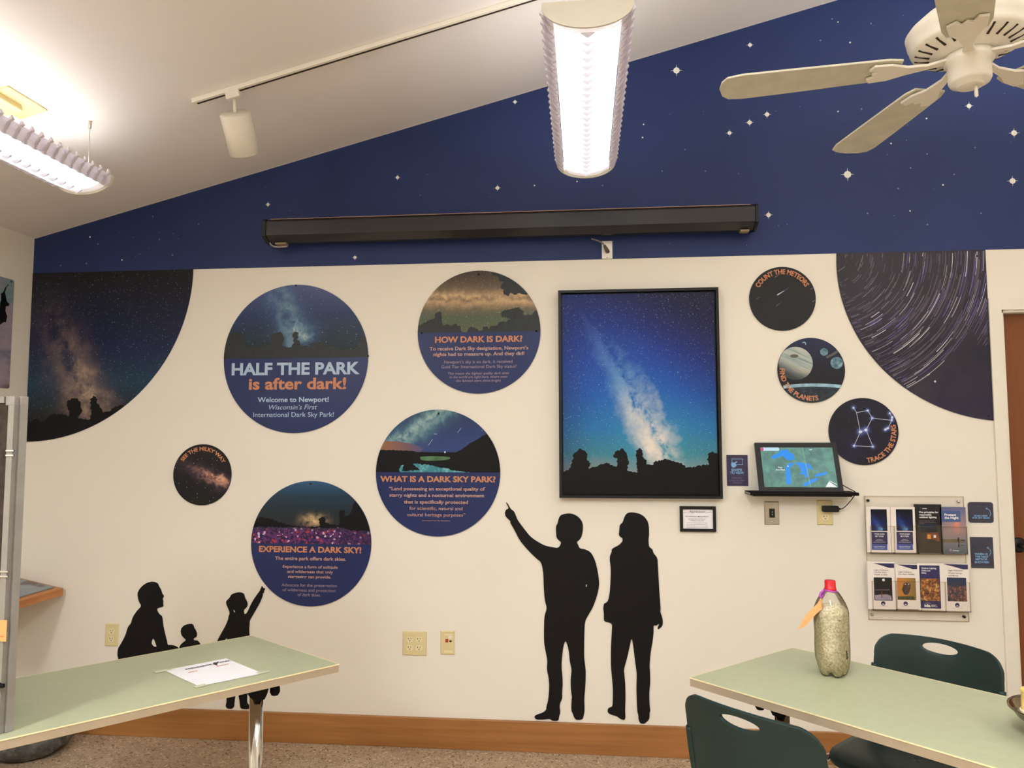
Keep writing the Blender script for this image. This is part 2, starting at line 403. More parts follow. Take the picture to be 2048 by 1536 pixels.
MB().lathe([(0, .017), (.007, .017), (.008, .0)], (hp.x-.004, -.004, hp.z), 16, axis='y').box((hp.x-.005, -.0225, hp.z-.004), (hp.x-.003, -.021, hp.z+.004), 1).build('keyhole', ['steel', 'slot'], ho)

# ------------------------------------------------------------------ starry mural
mu = MB(); my = -0.0015
mu.wallpoly([(XL+.002, MZ), (XR-.002, MZ), (XR-.002, cz(XR)-.002), (XL+.002, cz(XL)-.002)], my, -0.0003)
def star_px(px, py, rp, mi=1):
    c = UY(px, py, my); r = rp*0.00245
    if rp < 4:
        mu.add([(c.x+r*math.cos(2*PI*i/6), my-.0004, c.z+r*math.sin(2*PI*i/6)) for i in range(6)], [tuple(range(6))], mi); return
    P = []
    for i in range(8):
        R_ = r if i % 2 == 0 else r*.13
        P.append((c.x+R_*math.sin(PI*i/4), my-.0004, c.z+R_*math.cos(PI*i/4)))
    mu.add(P, [tuple(range(8))], mi)
    q = r*.50
    mu.add([(c.x+q*math.cos(2*PI*i/10), my-.0006, c.z+q*math.sin(2*PI*i/10)) for i in range(10)], [tuple(range(10))], mi)
for a in [(1353, 141, 13), (1500, 90, 8), (1534, 229, 9), (1499, 245, 9), (1459, 266, 8), (1695, 349, 14), (1938, 212, 9), (2028, 266, 11), (2025, 362, 11), (1537, 430, 9),
          (1030, 204, 7), (795, 355, 7), (995, 376, 8), (536, 409, 7), (710, 515, 7)]: star_px(*a)
for x, y in [(1287, 249), (1285, 275), (1370, 299), (1324, 342), (1411, 342), (1154, 363), (1069, 371), (1205, 371), (1664, 38), (1676, 44), (1742, 47), (1641, 81), (1700, 85), (1636, 136), (1853, 237), (1782, 287), (1854, 308), (1821, 336),
             (1950, 295), (1886, 370), (1796, 377), (1735, 427), (1820, 422), (1855, 449), (1962, 427), (1908, 349), (1676, 223), (1723, 218), (180, 474), (196, 488), (319, 479), (345, 510), (244, 520), (306, 433), (397, 448), (121, 531), (173, 527)]:
    star_px(x, y, rnd.uniform(1.5, 2.1), rnd.choice((1, 2, 2)))
for k in range(70):
    x = rnd.uniform(XL+.1, XR-.1); z = rnd.uniform(MZ+.05, cz(x)-.05); r = rnd.uniform(.0012, .0026)
    mu.add([(x+r*math.cos(2*PI*i/6), my-.0004, z+r*math.sin(2*PI*i/6)) for i in range(6)], [tuple(range(6))], 2)
tag(mu.build('sky_mural', ['mural', 'star', 'stardim'], fix=False), 'dark blue star-dotted night sky mural across the upper wall', 'mural')

# ------------------------------------------------------------------ night-sky prints
def sky_print(name, zr, bg, axis, width, core, along=None, stars=(110, 0.13), lane=0.8, warp=0.12, nsc=9.0, hor=None, rough=0.38, offset2=None, gain=1.0):
    """printed milky way photograph: background ramp over z, a noisy bright band along a line, dust lane, stars"""
    t = NT(name, rough, 0.22); x, y, z = t.co()
    bgc = t.ramp(t.maprange(z, zr[0], zr[1]), bg)
    x0, z0, ang = axis; ca, sa = math.cos(math.radians(ang)), math.sin(math.radians(ang))
    dx = t.m('SUBTRACT', x, x0); dz = t.m('SUBTRACT', z, z0)
    u = t.m('ADD', t.m('MULTIPLY', dx, ca), t.m('MULTIPLY', dz, sa)); d = t.m('SUBTRACT', t.m('MULTIPLY', dz, ca), t.m('MULTIPLY', dx, sa))
    n = t.noise(nsc, 6, 0.62); n2 = t.noise(nsc*2.3, 5, 0.65, None, 0.5)
    d2 = t.m('ADD', d, t.m('MULTIPLY', t.m('SUBTRACT', n, 0.5), warp))
    g = t.gauss(d2, width)
    if along: g = t.m('MULTIPLY', g, t.ramp(t.maprange(u, along[0], along[1]), along[2]))
    I = t.m('MULTIPLY', g, t.m('ADD', 0.35, t.m('MULTIPLY', n2, 1.15)))
    ln = t.m('MULTIPLY', t.gauss(t.m('ADD', d2, t.m('MULTIPLY', t.m('SUBTRACT', n2, 0.45), warp*0.9)), width*0.28), t.maprange(n, 0.38, 0.6))
    I = t.m('MULTIPLY', I, t.m('SUBTRACT', 1.0, t.m('MULTIPLY', ln, lane)))
    I = t.m('MULTIPLY', I, gain, clamp=True)
    col = t.mix(t.maprange(I, 0.0, 0.85), bgc, t.ramp(I, core))
    if stars:
        for sc, th in ((stars[0], stars[1]), (stars[0]*0.45, stars[1]*0.55)):
            dd, cc = t.voro(sc, t.vec(x, 0.0, z)); sx = t.n.new('ShaderNodeSeparateColor'); t.l.new(cc, sx.inputs[0])
            mk = t.m('MULTIPLY', t.m('LESS_THAN', dd, t.m('MULTIPLY', sx.outputs[0], th)), t.m('MULTIPLY', sx.outputs[1], 0.85))
            col = t.mix(mk, col, (205, 215, 235))
    if hor:
        col = t.mix(t.maprange(z, hor[0], hor[1], hor[3] if len(hor) > 3 else 0.9, 0.0), col, hor[2])
    t.color(col); return t.mat
G = lambda a: [(p, (v, v, v)) for p, v in a]

def world_pts(pts, k, ox, oy, y): # zoom-crop points -> wall (x,z)
    return [((p := UY(ox+a/k, oy+b/k, y)).x, p.z) for a, b in pts]

# quarter-disc print at the left corner
r_ = 0.900; ql = thing('quarter_disc_print', 'large quarter disc print of the Milky Way over trees in the left wall corner', 'wall print', (XL+.003, 0, MZ))
c0 = (XL+.003, MZ)
QL = [c0]+circ(c0[0], c0[1], 0.895, 60, PI*1.5, PI*2)
M['galL'] = sky_print('print_milky_way_corner', (-.9, 0), [(0.0, (16, 15, 18)), (0.18, (38, 42, 44)), (0.35, (36, 62, 84)), (0.55, (32, 40, 72)), (0.8, (30, 34, 52)), (1.0, (28, 28, 30))],
    (.255, -.52, -62.0), .15, [(0.0, (34, 38, 58)), (0.25, (84, 72, 76)), (0.6, (148, 124, 112)), (1.0, (205, 180, 145))], (-.55, .30, G([(0, 110), (0.35, 190), (0.75, 255), (1, 235)])), (150, .19), .75, .17, 8.0, gain=0.82)
cl_tree = world_pts([(195, 1440), (200, 1330), (260, 1300), (330, 1320), (400, 1265), (470, 1255), (530, 1275), (525, 1230), (515, 1180), (545, 1140), (600, 1140), (620, 1180), (632, 1240), (600, 1290), (690, 1300), (700, 1240), (692, 1150), (715, 1118), (745, 1130), (745, 1180), (780, 1215), (790, 1250), (840, 1240), (880, 1205), (960, 1190), (1100, 1180), (1150, 1500), (195, 1500)], 3.84, 0, 500, -.004)
mb = MB(); mb.wallpoly(QL, -.004, -.0004)
tp = clip_convex(jag(cl_tree, .008, .006, 3)[:-1], [p for p in QL]); V, Fc = tri_fill(tp); mb.add([(x, -.0046, z) for x, z in V], Fc, 1)
mb.build('print_panel', [M['galL'], 'tree'], ql, org=(c0[0], 0, c0[1]), fix=False)

# quarter-disc star-trail print on the right
qr = thing('quarter_disc_print', 'large quarter disc print of white circular star trails beside the door', 'wall print', (1.885, 0, MZ))
ac, ar = (1.962, 2.3076), .7515
QR = [(1.212, MZ)]+[p for p in circ(ac[0], ac[1], ar, 60, PI, PI*1.5) if p[0] < 1.885]+[(1.885, ac[1]-math.sqrt(ar**2-.077**2)), (1.885, MZ)]
t = NT('print_star_trails', .4, .35); x, y, z = t.co()
M['trailbg'] = t.color(t.mix(t.maprange(t.noise(5, 4), .35, .7), t.ramp(t.maprange(z, -.8, 0), [(0, (34, 28, 62)), (.35, (26, 26, 46)), (.7, (44, 38, 50)), (1, (38, 34, 42))]), (52, 46, 58))).mat
mb = MB(); mb.wallpoly(QR, -.004, -.0004)
pole = (1.168, 2.366); r2 = random.Random(5)
t0 = NT('trail_white', .5); M['trail0'] = flat('trail_white', (205, 200, 206), .5, var=0); M['trail1'] = flat('trail_grey', (122, 114, 124), .5, var=0); M['trail2'] = flat('trail_mauve', (92, 82, 100), .5, var=0); M['trail3'] = flat('trail_violet', (104, 92, 160), .5, var=0)
def inq(px, pz):
    return pz < MZ-.002 and px < 1.883 and (px-ac[0])**2+(pz-ac[1])**2 < (ar-.002)**2 or (pz >= ac[1] and pz < MZ-.002 and 1.213 < px < 1.883)
for k in range(950):
    R_ = .05+.95*math.sqrt(r2.random()); a = r2.uniform(-92, 4); da = r2.uniform(7, 17); wd = r2.choice((.0007, .001, .001, .0016)); mi = 1+r2.choice((0, 1, 1, 2, 2, 2, 2, 3) if R_ > .35 else (1, 2, 2, 1))
    if R_ > .82 and a < -42 and r2.random() < .8: continue
    if a < -35 and R_ > .74: continue
    prev = None
    for i in range(9):
        q = math.radians(a+da*i/8); c_, s_ = math.cos(q), math.sin(q); p0 = (pole[0]+(R_-wd)*c_, pole[1]+(R_-wd)*s_); p1 = (pole[0]+(R_+wd)*c_, pole[1]+(R_+wd)*s_)
        if not (inq(*p0) and inq(*p1)): prev = None; continue
        if prev: mb.add([(p[0], -.0045-.0001*mi, p[1]) for p in (prev[0], prev[1], p1, p0)], [(0, 1, 2, 3)], mi)
        prev = (p0, p1)
b = UY(1870, 763, -.004)
mb.add([(b.x+.005*math.cos(i*PI/5), -.0052, b.z+.005*math.sin(i*PI/5)) for i in range(10)], [tuple(range(10))], 1)
mb.build('print_panel', [M['trailbg'], 'trail0', 'trail1', 'trail2', 'trail3'], qr, org=(1.885, 0, MZ), fix=False)
for px, py in ((1955, 512), (1978, 832)):
    p = UY(px, py, -.005); MB().lathe([(0, .003), (.004, .002), (.005, 0)], (p.x, -.004, p.z), 10, axis='y').build('screw', 'screwm', qr)

# round signs
ST = 0.006
def round_sign(label, px_c, r, photo_mat, split_px, extra, lines, screws, name='information_sign', group=None):
    cx, czz = px_c; y = -ST
    root = thing(name, label, 'sign', (cx, 0, czz), 0, group)
    if split_px is None:
        mb = MB().wallpoly(circ(cx, czz, r), y, 0, 0, 1, True)
        if extra: extra(mb, cx, czz, r, y-.0005)
        mb.build('panel', [photo_mat, 'blackm', 'tree', 'treeg']+[m for m in XM.get(label, [])], root, org=(cx, 0, czz), fix=False)
    else:
        MB().wallpoly(circ(cx, czz, r), y, 0, 0, 0, True).build('panel', 'navy', root, org=(cx, 0, czz))
        sz = UY(cx, 0, 0).z; zs = UY(split_px[0], split_px[1], y).z
        a = math.asin((zs-czz)/r); P = circ(cx, czz, r*.9995, 72, a, PI-a)
        mb = MB().add([(x, y-.0005, z) for x, z in P], [tuple(range(len(P)))], 0)
        if extra: extra(mb, cx, czz, r, y-.0009, P)
        mb.build('photo_print', [photo_mat, 'blackm', 'tree', 'treeg']+[m for m in XM.get(label, [])], root, org=(cx, 0, czz), fix=False)
    for nm, mat, ls in lines:
        mb = MB()
        for L in ls:
            if L[0] == 'arc': text_arc(mb, L[1], (cx, czz), L[2]*r, L[3]*r, L[4], L[5], y-.0010, L[6], L[7] if len(L) > 7 else False)
            else: text_px(mb, L[0], L[1], L[2], L[3], L[4], y-.0010, L[5] if len(L) > 5 else 0.0, L[6] if len(L) > 6 else 0.0)
        mb.build(nm, mat, root, fix=False)
    for px, py in screws:
        p = UY(px, py, y); MB().lathe([(0, .0035), (.004, .0028), (.0055, 0)], (p.x, y-.0005, p.z), 12, axis='y').build('screw', 'screwm', root)
    return root
XM = {}
def polyfill(mb, pts, P, y, mi):
    q = clip_convex(pts, P)
    if len(q) > 2:
        V, Fc = tri_fill(q); mb.add([(x, y, z) for x, z in V], Fc, mi)

# 1 HALF THE PARK
M['galH'] = sky_print('print_half_the_park', (0, .38), [(0, (30, 34, 36)), (.25, (36, 52, 62)), (.6, (44, 60, 96)), (1, (88, 96, 140))], (-.01, .16, -64.0), .105,  # lilac top of the ramp is a reflected sheen put into the colour
    [(0, (40, 56, 86)), (.4, (70, 98, 136)), (.75, (116, 148, 168)), (1, (196, 206, 190))], (-.25, .14, G([(0, 215), (.6, 240), (.85, 255), (1, 120)])), (110, .17), .45, .10, 10.0, gain=0.95)
def ex_half(mb, cx, czz, r, y, P):
    k, ox, oy = 4.518, 430, 540
    polyfill(mb, jag(world_pts([(0, 800), (0, 600), (140, 580), (160, 565), (250, 570), (262, 690), (330, 700), (420, 690), (510, 640), (500, 600), (540, 570), (600, 565), (620, 610), (615, 690), (690, 700), (712, 650), (698, 580), (730, 552), (755, 570), (745, 630), (785, 680), (850, 690), (880, 660), (960, 655), (1040, 680), (1130, 720), (1250, 710), (1310, 690), (1310, 620), (1350, 590), (1450, 560), (1450, 810), (0, 810)], k, ox, oy, y), .006, .005, 11)[:-1], P, y, 3)
round_sign('largest round sign, HALF THE PARK is after dark in pale blue and orange', (-1.4562, 1.8884), .3790, M['galH'], (592, 716), ex_half, [
    ('title_lettering', 'lblue', [('HALF THE PARK', 463.2, 719.5, 748.5, 23.5, .035)]),
    ('subtitle_lettering', 'lorange', [('is after dark!', 497.5, 692.3, 778, 22.5, .028)]),
    ('body_lettering', 'lblue', [('Welcome to Newport!', 515.2, 657.5, 803.8, 9.7, .022), ("Wisconsin\u2019s First", 537.8, 634, 818.9, 9.3, .0, .25), ('International Dark Sky Park!', 506.4, 667.5, 833.7, 9.3, .004)])],
    [(592, 571), (736, 712), (450, 713)])
# 2 HOW DARK IS DARK
M['galD'] = sky_print('print_how_dark', (0, .31), [(0, (92, 96, 74)), (.25, (84, 96, 76)), (.55, (112, 98, 80)), (1, (66, 58, 48))], (0, .165, -1.0), .055,
    [(0, (104, 92, 74)), (.4, (140, 116, 90)), (1, (208, 174, 132))], None, (150, .2), .55, .055, 11.0)
def ex_how(mb, cx, czz, r, y, P):
    k, ox, oy = 5.689, 740, 530
    polyfill(mb, jag(world_pts([(540, 775), (560, 690), (640, 640), (700, 620), (740, 600), (745, 550), (780, 535), (815, 545), (815, 640), (830, 690), (880, 670), (920, 700), (960, 670), (1030, 700), (1045, 760), (1110, 765), (1130, 715), (1160, 705), (1225, 730), (1270, 760), (1290, 700), (1330, 700), (1350, 730), (1380, 690), (1440, 690), (1470, 650), (1560, 640), (1600, 610), (1500, 590), (1485, 550), (1530, 515), (1600, 500), (1680, 480), (1740, 520), (1740, 570), (1850, 560), (1880, 520), (1950, 500), (1950, 780), (540, 780)], k, ox, oy, y), .004, .004, 12)[:-1], P, y, 3)
    polyfill(mb, jag(world_pts([(1380, 60), (1400, 120), (1460, 140), (1470, 185), (1520, 190), (1480, 260), (1520, 290), (1520, 335), (1580, 350), (1600, 310), (1650, 340), (1700, 320), (1760, 335), (1900, 320), (1900, 60), (1380, 60)], k, ox, oy, y), .004, .004, 13)[:-1][::-1], P, y, 3)
round_sign('round sign HOW DARK IS DARK with brown sky, at the top beside the framed picture', (-.5150, 2.0103), .3080, M['galD'], (958, 664), ex_how, [
    ('title_lettering', 'lorange', [('HOW DARK IS DARK?', 870, 1045, 684, 11.8, .035)]),
    ('body_lettering', 'lpeach', [("To receive Dark Sky designation, Newport\u2019s", 859.2, 1056.4, 699.8, 7, .022), ('nights had to measure up. And they did!', 866.9, 1048.5, 711, 7, .022)]),
    ('small_lettering', 'ldim', [("Newport\u2019s sky is so dark, it received", 888.5, 1024.8, 726.3, 6, .004), ('Gold Tier International Dark Sky status!', 882.4, 1032.7, 736, 6, .004),
        ('This means the highest quality dark skies', 895.9, 1018.3, 748.8, 4.8, .006, .25), ('in the world are right here, where even', 899, 1014.2, 756, 4.8, .006, .25), ('the faintest stars shine bright.', 912.3, 1002, 763.4, 4.8, .006, .25)])],
    [(957, 549), (843, 666), (1073, 662)])
# 3 WHAT IS A DARK SKY PARK
M['galW'] = sky_print('print_what_is', (0, .31), [(0, (22, 22, 24)), (.3, (40, 50, 92)), (.36, (56, 70, 124)), (.62, (48, 64, 112)), (1, (44, 58, 86))], (-.07, .24, 36.0), .06,
    [(0, (52, 70, 104)), (.5, (84, 128, 140)), (1, (150, 178, 176))], None, (70, .10), .5, .10, 12.0)
t = NT('print_waves', .4); M['wave'] = t.color(t.ramp(t.noise(32, 5, .65, None, 1.0), [(.3, (24, 66, 84)), (.52, (62, 146, 158)), (.75, (150, 200, 205))])).mat
t = NT('print_sunset', .4); x, y, z = t.co(); M['dusk'] = t.color(t.ramp(t.maprange(x, -.3, -.05), [(0, (148, 100, 62)), (.5, (120, 84, 84)), (1, (60, 70, 122))])).mat
M['greenp'] = flat('print_green_lake', (74, 112, 74), .4, var=.2, scale=20); M['bluew'] = flat('print_light_dot', (200, 225, 255), .4)
WL = 'round sign WHAT IS A DARK SKY PARK with teal waves, left of the pointing man'
XM[WL] = [M['wave'], M['dusk'], M['greenp'], M['bluew']]
def ex_what(mb, cx, czz, r, y, P):
    k, ox, oy = 5.486, 740, 800; W_ = lambda p: world_pts(p, k, ox, oy, y)
    polyfill(mb, W_([(100, 565), (160, 450), (300, 455), (430, 475), (520, 500), (590, 530), (560, 570), (100, 570)]), P, y+.0002, 5)
    polyfill(mb, jag(W_([(60, 545), (300, 550), (560, 570), (700, 575), (950, 575), (1010, 540), (1100, 470), (1200, 420), (1300, 350), (1500, 330), (1500, 800), (60, 800), (60, 545)]), .01, .002, 5)[:-1][::-1], P, y, 2)
    polyfill(mb, chaikin(W_([(550, 620), (700, 615), (880, 622), (880, 650), (760, 665), (600, 668), (550, 650)]), 2), P, y-.0002, 6)
    polyfill(mb, jag(W_([(330, 790), (320, 770), (345, 715), (370, 712), (350, 780), (390, 780), (520, 770), (560, 770), (470, 705), (520, 695), (570, 715), (600, 702), (690, 720), (760, 740), (850, 750), (910, 775), (1020, 785), (1100, 796), (330, 796)]), .006, .0022, 6)[:-1][::-1], P, y-.0002, 4)
    d = W_([(822, 572)])[0]; mb.add([(d[0]+.0045*math.cos(i*PI/5), y-.0003, d[1]+.0045*math.sin(i*PI/5)) for i in range(10)], [tuple(range(10))], 7)
    for a, b_ in (((640, 500), (690, 430)), ((960, 360), (1000, 310)), ((700, 374), (735, 376))):
        p, q = W_([a, b_]); mb.add([(p[0], y-.0003, p[1]), (q[0], y-.0003, q[1]), (q[0], y-.0003, q[1]+.002), (p[0], y-.0003, p[1]+.002)], [(0, 1, 2, 3)], 7)
round_sign(WL, (-.7182, 1.3129), .3110, M['galW'], (876, 944.5), ex_what, [
    ('title_lettering', 'lorange', [('WHAT IS A DARK SKY PARK?', 760.4, 991.2, 963.7, 11.3, .035)]),
    ('body_lettering', 'lpeach', [('\u201cLand possessing an exceptional quality of', 777.9, 969.7, 980.8, 6.7, .022), ('starry nights and a nocturnal environment', 778.6, 968.4, 993.8, 6.7, .022), ('that is specifically protected', 807.8, 936, 1007.3, 6.7, .022)]),
    ('small_lettering', 'lpeach', [('for scientific, natural and', 818.7, 925, 1020, 6.5, .004), ('cultural heritage purposes\u201d', 814.7, 930.5, 1032.8, 6.5, .004), ('International Dark Sky Association', 844.3, 899.9, 1042.4, 2.3, 0)])],
    [(877, 827)])
# 4 EXPERIENCE A DARK SKY
t = NT('print_experience', .4, .35); x, y, z = t.co()
bgc = t.ramp(t.maprange(z, 0.01, .31), [(0, (40, 24, 58)), (.16, (36, 28, 60)), (.3, (26, 34, 40)), (.5, (22, 40, 48)), (.75, (24, 52, 74)), (1, (44, 88, 124))])
gl = t.m('MULTIPLY', t.gauss(t.m('SUBTRACT', x, .015), .055), t.m('MULTIPLY', t.gauss(t.m('SUBTRACT', z, .115), .026), t.maprange(t.noise(26, 4), .38, .6)))
bgc = t.mix(gl, bgc, (226, 188, 140))
dd, cc = t.voro(105); sx = t.n.new('ShaderNodeSeparateColor'); t.l.new(cc, sx.inputs[0])
crowd = t.ramp(sx.outputs[0], [(0, (44, 20, 62)), (.3, (84, 40, 96)), (.55, (104, 48, 104)), (.74, (34, 26, 78)), (.86, (176, 52, 62)), (.91, (206, 172, 196)), (.96, (70, 48, 120))], 'CONSTANT')
mk = t.m('MULTIPLY', t.maprange(t.m('ADD', z, t.m('MULTIPLY', t.m('SUBTRACT', t.noise(8, 3), .5), .05)), .085, .055), t.maprange(x, .30, .08, .45, 1.0))
M['crowd'] = t.color(t.mix(mk, bgc, crowd)).mat
def ex_exp(mb, cx, czz, r, y, P):
    k, ox, oy = 5.689, 490, 950; W_ = lambda p: world_pts(p, k, ox, oy, y)
    polyfill(mb, jag(W_([(80, 580), (160, 480), (250, 490), (400, 540), (560, 575), (700, 590), (850, 580), (840, 500), (870, 480), (910, 490), (915, 540), (960, 560), (1070, 570), (1070, 440), (1080, 395), (1130, 400), (1140, 470), (1200, 440), (1230, 330), (1250, 280), (1450, 250), (1450, 640), (1300, 640), (1160, 620), (1100, 600), (900, 605), (640, 600), (400, 590), (80, 590)]), .005, .005, 8)[:-1], P, y, 2)
round_sign('round sign EXPERIENCE A DARK SKY with a purple crowd photo, lowest of the round signs', (-1.3577, .9611), .3085, M['crowd'], (622, 1087.5), ex_exp, [
    ('title_lettering', 'lorange', [('EXPERIENCE A DARK SKY!', 517.8, 722.4, 1104.7, 11.6, .035)]),
    ('body_lettering', 'lpeach', [('The entire park offers dark skies.', 550, 692, 1120.5, 6.7, .022)]),
    ('small_lettering', 'lpeach', [('Experience a form of solitude', 565.6, 675.4, 1136.6, 5.8, .018), ('and wilderness that only', 574.4, 666, 1146.3, 5.8, .018), ('stargazing can provide.', 576, 662.3, 1156.3, 5.8, .018)]),
    ('fine_lettering', 'ldim', [('Advocate for the preservation', 563, 674, 1173.5, 5.8, .004), ('of wilderness and protection', 565.2, 671, 1183.2, 5.8, .004), ('of dark skies.', 595, 641.5, 1192.6, 5.8, .004)])],
    [(621, 968)])
# small round signs
SR = .1545
M['galM'] = sky_print('print_milky_way_round', (-.16, .16), [(0, (26, 24, 22)), (.5, (30, 27, 34)), (1, (34, 28, 28))], (.02, .0, -22.0), .036,
    [(0, (40, 34, 44)), (.35, (96, 72, 82)), (.7, (176, 128, 112)), (1, (214, 160, 130))], (-.15, .16, G([(0, 130), (.5, 220), (.8, 255), (1, 140)])), (90, .17), .6, .10, 22.0, gain=1.15)
round_sign('small round sign SEE THE MILKY WAY, alone below the left corner print', (-1.9346, 1.2987), SR, M['galM'], None, None,
    [('title_lettering', 'lorange', [('arc', 'SEE THE MILKY WAY', .79, .125, 147, 28, .03)])], [], 'constellation_sign')
M['metbg'] = flat('print_meteor_black', (24, 22, 24), .4, .35, var=.15, scale=8)
M['metw'] = flat('print_meteor_white', (225, 220, 235), .5, var=0); M['metv'] = flat('print_meteor_violet', (84, 74, 130), .5, var=0); M['metg'] = flat('print_meteor_grey', (128, 120, 118), .5, var=0)
ML = 'small round sign COUNT THE METEORS, topmost of the small signs'
XM[ML] = [M['metw'], M['metv'], M['metg']]
def ex_met(mb, cx, czz, r, y):
    k, ox, oy = 3.655, 1490, 490
    for a, b_, wd, mi in (((235, 366), (285, 335), 4.2, 4), ((285, 335), (325, 308), 2.2, 5), ((218, 236), (260, 210), 2, 6), ((480, 324), (508, 306), 2, 6), ((84, 394), (105, 379), 2, 6), ((492, 416), (516, 400), 2, 6), ((228, 445), (265, 420), 2, 6)):
        (p, q) = world_pts([a, b_], k, ox, oy, y); d = Vector((q[0]-p[0], q[1]-p[1])).normalized(); n = Vector((-d.y, d.x))*wd/k*.00235
        mb.add([(p[0]+n.x, y, p[1]+n.y), (p[0]-n.x, y, p[1]-n.y), (q[0]-n.x*.3, y, q[1]-n.y*.3), (q[0]+n.x*.3, y, q[1]+n.y*.3)], [(0, 1, 2, 3)], mi)
round_sign(ML, (.9545, 2.1475), SR, M['metbg'], None, ex_met, [('title_lettering', 'lorange', [('arc', 'COUNT THE METEORS', .775, .15, 153, 27, .03)])], [], 'constellation_sign')
t = NT('print_space', .4); x, y, z = t.co(); M['space'] = t.color(t.ramp(t.maprange(z, -.16, .16), [(0, (18, 20, 26)), (.5, (16, 18, 32)), (1, (32, 36, 74))])).mat
t = NT('print_gas_planet', .4); x, y, z = t.co()
v = t.vec(t.m('MULTIPLY', t.m('ADD', x, t.m('MULTIPLY', z, .45)), 6.0), 0.0, t.m('MULTIPLY', t.m('SUBTRACT', z, t.m('MULTIPLY', x, -.45)), 46.0))
M['gas'] = t.color(t.mix(t.maprange(t.m('SUBTRACT', x, t.m('MULTIPLY', z, 1.0)), -.06, .06, 0.0, .35), t.ramp(t.noise(1.0, 5, .6, v, .7), [(.3, (96, 118, 124)), (.5, (172, 182, 176)), (.7, (206, 200, 180))]), (40, 56, 66))).mat
_g = t.mix(t.maprange(t.m('ADD', t.m('MULTIPLY', x, .55), z), -.005, -.075, 0, .92), t.b.inputs['Base Color'].links[0].from_socket, (22, 28, 38)); t.color(_g)
t = NT('print_moon', .4); x, y, z = t.co(); M['moon'] = t.color(t.ramp(t.noise(48, 5, .6), [(.3, (58, 90, 108)), (.55, (110, 146, 158)), (.75, (198, 212, 212))])).mat
M['limb'] = flat('print_horizon_glow', (150, 186, 204), .4, var=.15, scale=30); M['limb2'] = flat('print_horizon_dark', (34, 44, 54), .4, var=.4, scale=40); M['ringp'] = flat('print_ring_haze', (92, 90, 84), .4)
PL = 'small round sign FIND THE PLANETS with painted planets and moons'
XM[PL] = [M['gas'], M['moon'], M['limb'], M['limb2'], M['ringp']]
def ex_pla(mb, cx, czz, r, y):
    k, ox, oy = 3.655, 1490, 490; P = circ(cx, czz, r*.998, 72)
    W_ = lambda p: world_pts(p, k, ox, oy, y)
    (c,) = W_([(370, 865)]); polyfill(mb, circ(c[0], c[1], 122/k*.00236, 48), P, y, 4)
    for a, rr in (((578, 782), 28), ((670, 862), 44)):
        (c,) = W_([a]); polyfill(mb, circ(c[0], c[1], rr/k*.00236, 32), P, y-.0001, 5)
        (c2,) = W_([(a[0]-rr*.32, a[1]+rr*.3)]); q = [p for p in circ(c2[0], c2[1], rr/k*.00236*.86, 32) if (p[0]-c[0])**2+(p[1]-c[1])**2 < (rr/k*.00236)**2]
        if a[1] > 800 and len(q) > 2: pass
    (c,) = W_([(432, 722)]); a_ = circ(c[0], c[1], 15/k*.00236, 20, -.3, 2.6); b_ = circ(c[0]-.0025, c[1]-.003, 12.5/k*.00236, 20, -.3, 2.6); polyfill(mb, a_+b_[::-1], P, y, 6)
    polyfill(mb, W_([(590, 815), (640, 790), (720, 735), (735, 742), (660, 800), (600, 830)])[::-1], P, y, 8)
    top = [(280+i*25, 1012+((i-9)/9)**2*14) for i in range(20)]
    polyfill(mb, W_(top+[(p[0], p[1]+26) for p in top[::-1]])[::-1], P, y, 6)
    polyfill(mb, W_([(p[0], p[1]+24) for p in top]+[(780, 1160), (260, 1160)])[::-1], P, y-.0002, 7)
    (c,) = W_([(360, 812)]); polyfill(mb, [(c[0]+.019*math.cos(i*PI/10), c[1]+.0085*math.sin(i*PI/10)) for i in range(20)], P, y-.0002, 8)
round_sign(PL, (1.0775, 1.8020), SR, M['space'], None, ex_pla, [('title_lettering', 'lorange', [('arc', 'FIND THE PLANETS', .935, .145, 176, 282, .03, True)])], [], 'constellation_sign')
SLb = 'small round sign TRACE THE STARS with a lined constellation'
pts = [(793, 1190), (815, 1225), (897, 1210), (930, 1265), (1072, 1282), (1076, 1258), (1058, 1230), (1046, 1338), (1025, 1350), (843, 1366), (885, 1352), (797, 1468), (935, 1474)]
SP = world_pts(pts, 3.655, 1490, 490, -ST); scx, scz = 1.3058, 1.5115
t = NT('print_constellation', .4, .35); x, y, z = t.co(); acc = None
for i, (px, pz) in enumerate(SP):
    if i in (1,): continue
    ww = .013 if i in (9, 10) else .0085
    q = t.m('ADD', t.m('POWER', t.m('SUBTRACT', x, px-scx), 2.0), t.m('POWER', t.m('SUBTRACT', z, pz-scz), 2.0))
    e = t.m('POWER', 2.71828, t.m('MULTIPLY', q, -1.0/ww**2)); acc = e if acc is None else t.m('ADD', acc, e)
dd, cc = t.voro(70); bgc = t.mix(t.m('LESS_THAN', dd, .07), t.ramp(t.noise(7, 3), [(.3, (20, 19, 24)), (.75, (30, 28, 58))]), (120, 124, 150))
bgc = t.mix(t.m('MULTIPLY', t.m('MINIMUM', acc, 1.0), .85), bgc, (112, 132, 214)); bgc = t.mix(t.m('GREATER_THAN', acc, .80), bgc, (236, 240, 255))
M['conbg'] = t.color(bgc).mat; M['cline'] = flat('print_constellation_line', (196, 204, 228), .5, var=0); XM[SLb] = [M['cline']]
